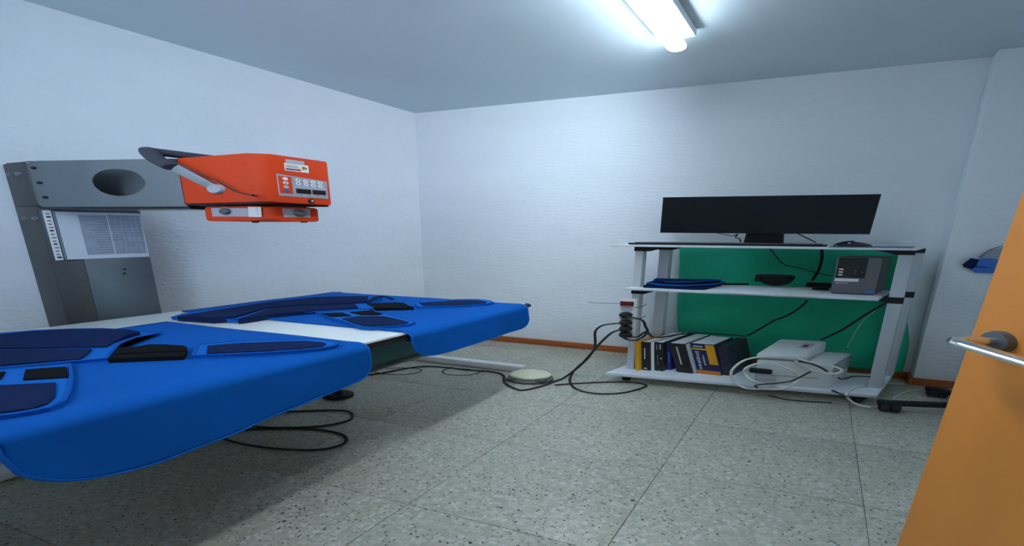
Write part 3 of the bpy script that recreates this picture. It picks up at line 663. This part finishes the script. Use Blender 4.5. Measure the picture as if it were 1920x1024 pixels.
# ---- desktop tower
pc = thing('computer_tower', 'grey and black desktop computer on the middle shelf', 'computer', (1.92, .30, ZM))
TF, TD = .405, .215
def skp(u, d, z): return (u + SK * d * 1.05, TF - d, z)
T0, T1, TZ0, TZ1 = 1.846, 1.968, ZM + .006, 1.078
MB().hexa([skp(T0, .012, TZ0), skp(T1, .012, TZ0), skp(T1, TD, TZ0), skp(T0, TD, TZ0), skp(T0, .012, TZ1), skp(T1, .012, TZ1), skp(T1, TD, TZ1), skp(T0, TD, TZ1)], .002).build('case', 'pc_side', pc)
MB().hexa([skp(T0, 0, TZ0), skp(T1, 0, TZ0), skp(T1, .0118, TZ0), skp(T0, .0118, TZ0), skp(T0, 0, TZ1), skp(T1, 0, TZ1), skp(T1, .0118, TZ1), skp(T0, .0118, TZ1)], .003).build('front_bezel', 'pc_grey', pc)
def pcb(name, a0, a1, z0, z1, m, t=.0012): return box(name, (T0 + (T1 - T0) * a0, TF + .0002, TZ0 + (TZ1 - TZ0) * z0), (T0 + (T1 - T0) * a1, TF + .0002 + t, TZ0 + (TZ1 - TZ0) * z1), m, pc)
pcb('drive_panel', .05, .70, .44, .985, 'black_gloss')
for k in range(3): pcb('usb_port', .09, .19, .50 + k * .075, .535 + k * .075, 'label_white', .002)
for k, (a, z) in enumerate(((.46, .56), (.46, .64), (.62, .60))): MB().lathe((T0 + (T1 - T0) * a, TF + .0014, TZ0 + (TZ1 - TZ0) * z), [(.005, 0), (.005, .001), (.003, .001), (.003, .0004), (0, .0004)], 14, (0, 1, 0), (0, 0, 1)).build('audio_jack', 'grey_plastic', pc)
pcb('white_label', .04, .58, .335, .415, 'label_white')
pcb('model_text', .07, .36, .275, .300, 'label_light')
pcb('brand_badge', .78, .955, .03, .105, 'intel_blue')
MB().hexa([skp(T0 + .004, .004, ZM + .0004), skp(T1 - .004, .004, ZM + .0004), skp(T1 - .004, TD - .01, ZM + .0004), skp(T0 + .004, TD - .01, ZM + .0004), skp(T0 + .004, .004, TZ0 - .0002), skp(T1 - .004, .004, TZ0 - .0002), skp(T1 - .004, TD - .01, TZ0 - .0002), skp(T0 + .004, TD - .01, TZ0 - .0002)]).build('foot_strip', 'black_rubber', pc)

# ---- collars, bowl, adapters and papers on the middle shelf
def clear_legs(pts):
    "the pile lies beside the left legs and clear of the drape"
    out = []
    for (u, v, z) in pts:
        v = max(v, .090)
        u = max(u, 1.264)
        v = max(v, .306 - max(0, u - 1.33) * .4)
        v = min(v, .495)
        out.append((u, v, z))
    return out
def collar(label, top, z0, m, pipe):
    top = clear_legs(top)
    o = MB().slab(top, z0).build('thyroid_collar', m, smooth=30); tag(o, label, 'collar', 'folded lead collars on the middle shelf')
    MB().tube(top, .0035, 6, closed=True).build('piping', pipe, o, smooth=80)
    return o
collar('navy lead collar at the bottom of the pile on the middle shelf', [(1.214, 0.442, 0.822), (1.267, 0.555, 0.822), (1.357, 0.613, 0.822), (1.439, 0.598, 0.822), (1.471, 0.476, 0.822), (1.495, 0.286, 0.822), (1.425, 0.22, 0.822), (1.277, 0.275, 0.822), (1.212, 0.365, 0.822)], ZM + .0005, 'apron_navy', 'apron_navy')
collar('blue-edged lead collar in the middle of the pile', [(1.239, 0.416, 0.838), (1.221, 0.197, 0.838), (1.216, 0.016, 0.838), (1.349, 0.027, 0.838), (1.482, 0.142, 0.838), (1.507, 0.268, 0.838), (1.474, 0.412, 0.838), (1.401, 0.499, 0.838), (1.32, 0.497, 0.838), (1.266, 0.453, 0.838)], .8262, 'apron_navy', 'apron_trim')
collar('dark navy lead collar on top of the pile on the middle shelf', [(1.275, 0.384, 0.854), (1.252, 0.155, 0.854), (1.355, 0.063, 0.854), (1.464, 0.132, 0.854), (1.49, 0.264, 0.854), (1.419, 0.41, 0.854), (1.334, 0.457, 0.854)], .8422, 'apron_navy', 'apron_blue')
tag(MB().slab(clear_legs([(1.47, 0.05, 0.822), (1.505, -0.131, 0.822), (1.562, -0.146, 0.822), (1.581, 0.048, 0.822), (1.535, 0.131, 0.822), (1.496, 0.235, 0.822)]), ZM + .0005).build('black_strap', 'black_velcro'), 'black strap trailing from the collar pile', 'strap')
bw = []
for i in range(10):
    a = math.pi / 2 * i / 9; bw.append((.062 * math.sin(a) ** .8 if i else 0.012, ZM + .0008 + .085 * (1 - math.cos(a))))
bo = MB(); bo.lathe((1.670, .185, 0), [(0, ZM + .0006)] + bw + [(.060, ZM + .090), (.0, ZM + .092)], 28); bo.box((1.600, .150, ZM + .035), (1.640, .215, ZM + .090), .006)
tag(bo.build('black_dish', 'black_plastic'), 'dark rounded plastic holder on the middle shelf', 'holder')
a1_ = tag(box('power_adapter', (1.770, .135, ZM + .0006), (1.850, .185, ZM + .034), 'black_plastic', bev=.005), 'larger black power adapter behind the other one, left of the computer', 'adapter')
a2_ = tag(box('power_adapter', (1.792, .255, ZM + .0006), (1.842, .30, ZM + .026), 'black_plastic', bev=.004), 'small black power adapter in front, left of the computer', 'adapter')
tag(MB().prism([(u, v, ZM + .0004) for u, v, z in [(1.533, 0.547, 0.808), (1.539, 0.332, 0.808), (1.74, 0.244, 0.808), (1.692, 0.554, 0.808)]], (0, 0, .0008)).build('paper_sheet', 'paper'), 'loose grey-blue sheet on the middle shelf below the dark holder', 'paper')
tag(MB().prism([(u, v, ZM + .0004) for u, v, z in [(1.707, 0.563, 0.808), (1.748, 0.285, 0.808), (1.795, 0.324, 0.808), (1.829, 0.424, 0.808), (1.807, 0.543, 0.808)]], (0, 0, .0009)).build('paper_sheet', 'book_pages'), 'white sheet on the middle shelf in front of the power adapters', 'paper')

# ---- books on the bottom shelf
LASTB = []
def book(label, u0, w_, vf, dep, h, lean, cover, marks=(), pages='book_pages', ct=.0022, spine=None):
    if LASTB:
        pu, pw, pvf, ph, pl = LASTB[-1]
        u0 = max([u0] + [pu + pw + pl * z / ph - lean * z / h + SK * (pvf - vf) + .0009 for z in (0, min(h, ph))])
    LASTB.append((u0, w_, vf, h, lean))
    t = thing('book', label, 'book', (u0 + w_ / 2, vf - dep / 2, ZB), 'books on the bottom shelf')
    def q(a, d, z): return (u0 + a + lean * z / h + SK * d, vf - d, ZB + .0005 + z)
    def blk(name, a0, a1, d0, d1, z0, z1, m): return MB().hexa([q(a0, d0, z0), q(a1, d0, z0), q(a1, d1, z0), q(a0, d1, z0), q(a0, d0, z1), q(a1, d0, z1), q(a1, d1, z1), q(a0, d1, z1)]).build(name, m, t)
    blk('spine', 0, w_, 0, .003, 0, h, spine or cover)
    blk('cover_board', 0, ct, .0031, dep, 0, h, cover); blk('cover_board', w_ - ct, w_, .0031, dep, 0, h, cover)
    blk('page_block', ct + .0001, w_ - ct - .0001, .0032, dep - .004, .003, h - .003, pages)
    for (nm, x0, x1, z0, z1, m) in marks: blk(nm, w_ * x0, w_ * x1, -.0006, -.0001, h * z0, h * z1, m)
    return t
def textmarks(x0, x1, z0, z1, n, m='book_print', seed=1):
    r = random.Random(seed); out = []; 
    for k in range(n):
        a = z0 + (z1 - z0) * k / n; b = a + (z1 - z0) / n * r.uniform(.55, .85)
        out.append(('title_print', x0 + r.uniform(0, .03), x1 - r.uniform(0, .03), a, b, m))
    return out
book('yellow hardback, leftmost of the books on the bottom shelf', 1.2625, .0160, .492, .19, .252, -.011, 'book_yellow', pages='book_orange')
book('thick black book beside the yellow one, white title on its spine', 1.2815, .031, .476, .27, .250, -.011, 'book_black', [('title_print', .30, .45, .40, .78, 'book_print'), ('publisher_mark', .25, .62, .05, .085, 'label_white')])
book('thin white book squeezed between two black books', 1.3145, .0090, .470, .27, .250, -.011, 'label_white')
book('black book right of the thin white one, grey title on its spine', 1.3250, .031, .464, .28, .252, -.011, 'book_black', textmarks(.30, .42, .22, .58, 4, 'print_grey', 2) + [('title_print', .24, .34, .74, .92, 'print_grey'), ('title_print', .62, .74, .76, .94, 'book_print'), ('publisher_mark', .68, .85, .42, .46, 'book_print'), ('publisher_mark', .45, .55, .03, .05, 'label_white')])
book('thin blue book set back between the black books', 1.362, .014, .432, .24, .236, -.011, 'book_blue', [('title_print', .35, .60, .30, .68, 'collar_blue')])
book('glossy black leaning book beside the blue and yellow dictionary', 1.404, .056, .452, .26, .250, -.040, 'book_black', [('title_print', .40, .50, .28, .88, 'book_print')])
book('thin pale book leaning against the blue and yellow dictionary', 1.4625, .0105, .446, .25, .246, -.040, 'label_light')
bb = book('thick navy and yellow dictionary leaning at the end of the book row', 1.4755, .082, .438, .20, .258, -.040, 'book_dark_navy', [
    ('spine_band', .02, .985, .0, .125, 'book_orange'), ('spine_panel', .62, .985, .34, .975, 'book_yellow'), ('spine_band', .02, .62, .80, .845, 'label_yellow'),
    ('publisher_print', .10, .50, .885, .93, 'label_light')] + textmarks(.12, .28, .16, .76, 9, 'label_light', 5) + textmarks(.38, .48, .30, .64, 5, 'label_light', 9) , spine='book_navy')
lt = bb
# a stack of dark pages fanned out at its right
book('dark soft-cover folder lying against the dictionary', 1.560, .030, .425, .23, .245, -.034, 'book_dark_navy', pages='book_dark_navy')

# ---- white printer
pr = thing('label_printer', 'small white printer with a raised lid on the bottom shelf', 'printer', (1.80, .36, ZB))
def pq(a, d, z): return (1.668 + a + .27 * d * (1), .505 - .17 * a - d, ZB + .0006 + z)
def pblk(name, a0, a1, d0, d1, z0, z1, m, z1b=None, bev=.004):
    zb = z1 if z1b is None else z1b
    return MB().hexa([pq(a0, d0, z0), pq(a1, d0, z0), pq(a1, d1, z0), pq(a0, d1, z0), pq(a0, d0, z1), pq(a1, d0, z1), pq(a1, d1, zb), pq(a0, d1, zb)], bev).build(name, m, pr)
pblk('body', .0, .226, 0, .21, 0, .198, 'device_white', .208, .006)
pblk('side_panel', .2263, .229, .01, .20, .10, .194, 'device_shade', None, 0)
lid = pblk('lid', -.004, .146, -.006, .208, .2088, .250, 'device_white', .300, .012)
pblk('lid_window', .088, .122, .09, .16, .268, .2745, 'label_light', .2905, 0)
pblk('lid_mark', .096, .112, .105, .135, .270, .2790, 'label_red', .2860, 0)
pblk('front_slot', .05, .19, -.0015, .0, .075, .082, 'device_shade', None, 0)

# ---- power strip on the front left leg
ps = thing('power_strip', 'white power strip with red switch tied to the front left cart leg', 'power strip', (1.225, .50, .38))
MB().hexa([(1.203, .484, .375), (1.262, .484, .375), (1.262, .520, .375), (1.203, .520, .375), (1.194, .484, .715), (1.254, .484, .715), (1.254, .520, .715), (1.194, .520, .715)], .006).build('body', 'strip_white', ps)
def psu(z): return 1.2325 - .009 * (z - .375) / .34 - .004
box('switch', (psu(.675) - .020, .5202, .662), (psu(.675) + .020, .526, .690), 'red_switch', ps, bev=.003)
box('switch_frame', (psu(.675) - .024, .5201, .658), (psu(.675) + .024, .5215, .694), 'black_plastic', ps)
for z_ in (.630, .585, .540, .490, .440, .40): MB().lathe((psu(z_), .5201, z_), [(.022, 0), (.022, .0015), (.019, .0015), (.019, .0004), (0, .0004)], 22, (0, 1, 0), (0, 0, 1)).build('socket', 'label_light', ps)
for z_ in (.652, .5525): MB().tube([(1.196, .5235, z_ + .0), (1.262, .5235, z_ - .002), (1.268, .500, z_), (1.268, .436, z_ + .004)], .0018, 6).build('cable_tie', 'black_plastic', ps)
MB().tube(cr([(1.201, 0.515, 0.674), (1.15, 0.515, 0.669), (1.1, 0.515, 0.665), (1.078, 0.515, 0.671)], 4), .0016, 6).build('tie_tail', 'black_plastic', ps)

CR = cr
# ---- cables -----------------------------------------------------------------
def cable(label, path, r, m='cable_black', group='cables', n=6, name='power_cable', plug=None):
    def cr(p, n_): return [Vector((q.x, q.y, max(q.z, r + .0003))) for q in CR(p, n_)]
    if plug:
        t = thing(name, label, 'cable', tuple(path[-1]), group)
        MB().tube(cr(path, n), r, 8).build('cord', m, t, smooth=80)
        for (c, ax) in plug: MB().lathe(c, [(.0225, 0), (.0240, .012), (.021, .026), (.011, .036), (0, .037)], 18, ax, (0, 0, 1)).build('plug', 'black_rubber', t)
        return t
    return tag(MB().tube(cr(path, n), r, 8).build(name, m, smooth=80), label, 'cable', group)
FZ = .0055
def onto(pts, z=FZ): return [(u, v, z) for u, v, _ in pts]
def skirt(pts, c=(.915, .655), r=.114):
    "keep a floor cord outside the pedal"
    out = []
    for (u, v, z) in pts:
        d = math.hypot(u - c[0], v - c[1])
        if d < r: u, v = c[0] + (u - c[0]) * r / d, c[1] + (v - c[1]) * r / d
        out.append((u, v, z))
    return out
PLG = [(psu(z_), .5221, z_) for z_ in (.585, .520, .468, .416)]
cable('black cord with the upper plug of the power strip, looping to the books', [tuple(Vector(PLG[0]) + Vector((.006, .034, -.002)))] + [(1.291, 0.575, 0.567), (1.306, 0.575, 0.516), (1.314, 0.575, 0.478), (1.303, 0.575, 0.432), (1.28, 0.575, 0.4), (1.254, 0.575, 0.391), (1.23, 0.575, 0.413), (1.223, 0.575, 0.457)], .0052, plug=[(PLG[0], (0, 1, 0))])
cable('black cord from the lowest plug running over the book tops', [tuple(Vector(PLG[3]) + Vector((.004, .032, 0)))] + [(1.269, 0.53, 0.404), (1.3, 0.53, 0.455)] + [(1.31, .42, .366), (1.40, .28, .372), (1.47, .20, .352), (1.56, .165, .342)] + [(1.597, 0.16, 0.341), (1.64, 0.16, 0.413), (1.682, 0.16, 0.493), (1.732, 0.16, 0.559), (1.771, 0.16, 0.644), (1.783, 0.16, 0.691)], .0052, plug=[(PLG[3], (0, 1, 0))])
cable('black cord arching left from the power strip to a loop on the floor', [tuple(Vector(PLG[1]) + Vector((-.006, .034, 0)))] + [(1.182, 0.54, 0.506), (1.139, 0.54, 0.48), (1.117, 0.54, 0.425), (1.119, 0.54, 0.34), (1.116, 0.54, 0.268), (1.09, 0.54, 0.17)] + [(1.05, 0.53, 0.082)] + onto([(1.026, 0.521, 0.005), (1.063, 0.633, 0.006), (1.123, 0.721, 0.006), (1.201, 0.744, 0.006), (1.274, 0.698, 0.006), (1.318, 0.604, 0.006), (1.32, 0.552, 0.006), (1.265, 0.537, 0.006), (1.187, 0.573, 0.006), (1.091, 0.645, 0.006), (1.032, 0.702, 0.006)]), .0052, plug=[(PLG[1], (0, 1, 0))])
cable('black cord running from the power strip past the foot pedal to the table', [tuple(Vector(PLG[2]) + Vector((-.008, .034, 0)))] + [(1.185, 0.568, 0.434), (1.141, 0.568, 0.323), (1.111, 0.568, 0.227), (1.07, 0.568, 0.11)] + skirt(onto([(0.998, 0.621, 0.005), (0.989, 0.724, 0.006), (0.968, 0.81, 0.006), (0.938, 0.817, 0.006), (0.873, 0.732, 0.006), (0.805, 0.655, 0.006), (0.741, 0.623, 0.006), (0.643, 0.638, 0.006), (0.558, 0.64, 0.006), (0.456, 0.66, 0.006), (0.404, 0.731, 0.006), (0.372, 0.84, 0.006), (0.332, 0.9, 0.006)])), .0056, plug=[(PLG[2], (0, 1, 0))])
cable('black cable looped twice on the floor under the near table edge', onto([(0.282, 1.428, 0.006), (0.385, 1.418, 0.006), (0.448, 1.364, 0.006), (0.518, 1.316, 0.006), (0.585, 1.284, 0.006), (0.633, 1.302, 0.006), (0.663, 1.357, 0.006), (0.628, 1.43, 0.006), (0.533, 1.494, 0.006), (0.417, 1.538, 0.006), (0.402, 1.603, 0.006), (0.505, 1.627, 0.006), (0.602, 1.626, 0.006), (0.691, 1.606, 0.006), (0.762, 1.57, 0.006), (0.785, 1.519, 0.006), (0.767, 1.478, 0.006), (0.72, 1.454, 0.006), (0.635, 1.457, 0.006), (0.54, 1.501, 0.006)] ) + onto([(0.449, 1.564, 0.006), (0.409, 1.624, 0.006), (0.416, 1.691, 0.006), (0.427, 1.763, 0.006), (0.398, 1.83, 0.006), (0.369, 1.915, 0.006)]), .0048)
cable('thin black cable coil on the floor under the carriage pan', onto([(0.308, 0.809, 0.014), (0.38, 0.751, 0.014), (0.451, 0.725, 0.014), (0.496, 0.753, 0.014), (0.482, 0.82, 0.014), (0.411, 0.857, 0.014), (0.338, 0.845, 0.014)], .0145), .003, n=6)
cable('thin black cable coil on the floor behind the white foot bar', onto([(0.697, 0.628, 0.014), (0.699, 0.713, 0.014), (0.63, 0.754, 0.014), (0.576, 0.727, 0.014), (0.566, 0.665, 0.014), (0.644, 0.64, 0.014)], .0145), .003)
cable('thick black cable dropping behind the cart top to the adapters', [(1.799, 0.17, 1.124), (1.804, 0.17, 1.043), (1.801, 0.17, 0.955), (1.793, 0.17, 0.898), (1.787, 0.17, 0.861)], .006)
cable('thin black cable sagging behind the middle shelf to the computer', [(1.629, 0.146, 1.117), (1.654, 0.146, 1.055), (1.686, 0.146, 0.985), (1.74, 0.146, 0.957), (1.794, 0.146, 0.925), (1.847, 0.146, 0.898)], .0030)
cable('black cable running from the printer up to the right cart leg', [(1.853, 0.165, 0.359), (1.914, 0.165, 0.459), (1.97, 0.165, 0.587), (2.025, 0.165, 0.697)], .0055)
cable('thin white cable hanging between the printer and the right leg', [(1.94, 0.146, 0.298), (1.952, 0.146, 0.404), (1.974, 0.146, 0.546), (2.02, 0.146, 0.679)], .0013, 'cable_white')
cable('thin white cable loop sticking out behind the right cart legs', [(2.091, 0.115, 0.654), (2.114, 0.115, 0.657), (2.126, 0.115, 0.681), (2.11, 0.115, 0.705), (2.087, 0.115, 0.724)], .0016, 'cable_white')
cable('black monitor cable curling beside the monitor stand', [(1.463, 0.302, 1.244), (1.512, 0.302, 1.223), (1.53, 0.302, 1.236), (1.525, 0.302, 1.211), (1.538, 0.302, 1.199), (1.544, 0.302, 1.173)], .0026)
cable('black cable slanting from the monitor to the cart top', [(1.719, 0.302, 1.243), (1.747, 0.302, 1.211), (1.778, 0.302, 1.176)], .0030)
cable('large white cable coil leaning against the printer', [(u, .556 + .010 * math.sin(k * 2.4), z) for k, (u, v, z) in enumerate([(1.749, 0.556, 0.359), (1.687, 0.556, 0.345), (1.633, 0.556, 0.294), (1.604, 0.556, 0.226), (1.601, 0.556, 0.16), (1.619, 0.556, 0.107), (1.654, 0.556, 0.082), (1.711, 0.556, 0.081), (1.762, 0.556, 0.105), (1.793, 0.556, 0.161), (1.8, 0.556, 0.213), (1.77, 0.556, 0.265), (1.722, 0.556, 0.294), (1.675, 0.556, 0.283), (1.644, 0.556, 0.245), (1.641, 0.556, 0.196), (1.666, 0.556, 0.151), (1.717, 0.556, 0.122)])], .0052, 'cable_white', n=8)
cable('small white cable loop hanging over the printer front', [(1.781, 0.505, 0.31), (1.815, 0.505, 0.268), (1.855, 0.505, 0.24), (1.896, 0.505, 0.234), (1.918, 0.505, 0.257), (1.911, 0.505, 0.28), (1.874, 0.505, 0.295), (1.827, 0.505, 0.305), (1.789, 0.505, 0.329)], .0055, 'cable_white', n=8)
cable('black cord twisting across the printer front', [(u, v, max(z, ZB + .005)) for u, v, z in [(1.689, 0.58, 0.105), (1.68, 0.58, 0.116), (1.695, 0.58, 0.133), (1.74, 0.58, 0.155), (1.78, 0.58, 0.183), (1.805, 0.58, 0.223), (1.831, 0.58, 0.272)]], .0042)
cable('short black cord lying over the white loop on the printer', [(1.792, 0.53, 0.316), (1.828, 0.53, 0.308), (1.86, 0.53, 0.283), (1.878, 0.53, 0.259)], .0052)
cable('black cord running right from the printer to the leg', [(u, v, max(z, ZB + .005)) for u, v, z in [(1.919, 0.4, 0.155), (1.932, 0.4, 0.146), (1.961, 0.4, 0.176), (1.994, 0.4, 0.184), (2.009, 0.4, 0.184)]], .0042)
cable('short black cord end hanging over the front shelf edge', [(1.904, 0.494, 0.098), (1.915, 0.51, 0.098), (1.933, 0.544, 0.098), (1.947, 0.557, 0.098)], .0042)
cable('black cable on the floor along the front of the cart', onto([(1.72, 0.499, 0.006), (1.778, 0.528, 0.006), (1.849, 0.52, 0.006), (1.91, 0.502, 0.006)]), .0035)
cable('white cable curling off the shelf corner to the floor', [(2.007, 0.367, 0.1), (1.969, 0.425, 0.1), (1.947, 0.497, 0.1)] + [(1.944, 0.53, 0.089), (1.959, 0.53, 0.051), (1.985, 0.53, 0.026), (2.015, 0.53, 0.019)], .0045, 'cable_white')
cable('white cable on the floor beside the wheeled base', onto([(2.088, 0.361, 0.006), (2.122, 0.268, 0.006), (2.156, 0.211, 0.006), (2.192, 0.168, 0.006)]), .0035, 'cable_white')
cable('thin white cable on the floor near the baseboard', onto([(2.077, 0.134, 0.006), (2.111, 0.121, 0.006), (2.146, 0.108, 0.006)]), .0025, 'cable_white')
ad_ = tag(MB().box((1.652, .518, ZB + .105), (1.722, .545, ZB + .140), .008).build('cable_connector', 'black_plastic'), 'black connector block held inside the white cable coil', 'connector')
tag(MB().box((1.676, .530, ZB + .062), (1.735, .545, ZB + .088), .004).build('cable_connector', 'label_light'), 'pale ribbed connector inside the white cable coil', 'connector')

# ---- foot pedal
pd = thing('foot_pedal', 'cream foot pedal with dark base on the floor', 'foot pedal', (.915, .655, 0))
MB().lathe((.915, .655, .0005), [(.080, 0), (.086, .006), (.084, .018), (.074, .026), (0, .026)], 32).build('base', 'grey_plastic', pd)
MB().lathe((.908, .640, .027), [(.074, 0), (.078, .006), (.074, .016), (.055, .026), (.025, .030), (0, .031)], 32).build('treadle', 'cream_plastic', pd)
MB().box((.955, .675, .018), (.99, .715, .036), .005).build('side_lug', 'grey_plastic', pd)
MB().box((.850, .700, .012), (.885, .735, .032), .005).build('side_lug', 'grey_plastic', pd)

# ---- wheeled base beyond the door
wb = thing('wheeled_base', 'black star base on casters, mostly hidden by the door', 'chair base', (2.37, .43, 0))
HB = Vector((2.37, .43, 0)); tips = [(2.064, .516), (2.222, .250), (2.40, .20), (2.50, .40), (2.42, .66)]
for (tu, tv) in tips:
    d = Vector((tu, tv, 0)) - HB; n_ = Vector((-d.y, d.x, 0)).normalized() * .016
    a_, b_ = HB + d * .06, HB + d * .98
    MB().hexa([a_ - n_ + Vector((0, 0, .055)), b_ - n_ * .9 + Vector((0, 0, .045)), b_ + n_ * .9 + Vector((0, 0, .045)), a_ + n_ + Vector((0, 0, .055)), a_ - n_ + Vector((0, 0, .090)), b_ - n_ * .9 + Vector((0, 0, .076)), b_ + n_ * .9 + Vector((0, 0, .076)), a_ + n_ + Vector((0, 0, .090))], .004).build('base_arm', 'black_plastic', wb)
    MB().lathe((tu - .022, tv, .034), [(.022, -.006), (.034, -.002), (.034, .018), (.026, .020), (.026, .026), (.034, .028), (.034, .048), (.022, .052)], 20, (1, 0, 0)).build('caster_wheel', 'black_rubber', wb)
    MB().box((tu - .034, tv - .022, .044), (tu + .034, tv + .022, .074), .010).build('caster_hood', 'black_plastic', wb)
MB().lathe((HB.x, HB.y, .048), [(.034, 0), (.036, .05), (.022, .06), (.022, .16), (0, .16)], 20).build('hub', 'black_plastic', wb)

# ---- blue collar on the wall by the door
cv = .118
wc = thing('wall_collar', 'blue lead collar with clear visor hung on the wall behind the door', 'collar', (2.28, .10, .95))
BP = [(2.244, 0.12, 1.014), (2.271, 0.12, 1.068), (2.334, 0.12, 1.056), (2.344, 0.12, 0.957), (2.261, 0.12, 0.956), (2.247, 0.12, 0.986)]
MB().prism([Vector(p) for p in BP], (0, -.024, 0), .004).build('collar_body', 'collar_blue', wc)
MB().prism([Vector(p) for p in [(2.222, 0.122, 1.013), (2.241, 0.122, 1.065), (2.259, 0.122, 1.056), (2.257, 0.122, 1.003), (2.247, 0.122, 0.982), (2.228, 0.122, 0.995)]], (0, -.028, 0), .003).build('collar_tip', 'apron_navy', wc)
MB().prism([Vector(p) for p in [(2.254, 0.122, 1.005), (2.284, 0.122, 1.001), (2.285, 0.122, 0.995), (2.255, 0.122, 0.999)]], (0, -.001, 0)).build('seam', 'apron_navy', wc)
MB().tube(cr([(2.259, 0.115, 1.071), (2.272, 0.115, 1.107), (2.286, 0.115, 1.136), (2.311, 0.115, 1.16)], 5), .0025, 6).build('visor_rim', 'grey_plastic', wc)
MB().prism([Vector(p) for p in [(2.262, 0.112, 1.071), (2.273, 0.112, 1.101), (2.287, 0.112, 1.13), (2.312, 0.112, 1.152), (2.328, 0.112, 1.062), (2.274, 0.112, 1.067)]], (0, .0012, 0)).build('visor', 'visor_clear', wc)
MB().tube([(2.36, .0905, 1.13), (2.36, .128, 1.13), (2.36, .134, 1.145)], .004, 8).build('wall_hook', 'chrome', wc)

# ---- crumbs on the floor
CRUMB = ["largest dark crumb on the floor below the cart's right half", 'dark crumb on the floor, right of the largest one', 'reddish-dark crumb on the floor beside the long tile joint', 'dark crumb at the bottom edge of the floor, nearest the camera', 'dark crumb on the floor left of the long tile joint', 'small dark crumb on the floor, left neighbour of the one by the joint', 'dark sliver on the floor in front of the printer shelf', 'tiny crumb on the floor in front of the wheeled base', 'dark crumb on the floor between the table hem and the baseboard', 'dark crumb on the floor in front of the foot pedal']
FL = [(1.728, 1.162, 0.001), (1.798, 1.21, 0.001), (1.538, 1.497, 0.001), (1.33, 1.797, 0.001), (1.513, 1.213, 0.001), (1.476, 1.24, 0.001), (1.77, 0.781, 0.001), (1.98, 0.689, 0.001), (0.408, 0.485, 0.001), (1.105, 0.816, 0.001)]
for k, (u, v, z) in enumerate(FL):
    r_ = random.Random(k); rr_ = .0040 if k in (0, 2, 3, 8) else .0026
    pts = [(u + rr_ * r_.uniform(.6, 1.5) * math.cos(2 * math.pi * i / 7), v + rr_ * r_.uniform(.5, 1.0) * math.sin(2 * math.pi * i / 7), .0003) for i in range(7)]
    tag(MB().prism(pts, (0, 0, .0016)).build('floor_crumb', 'debris'), CRUMB[k], 'crumb', 'crumbs on the terrazzo floor')
for o in bpy.data.objects:
    if '_w' in o: del o['_w']
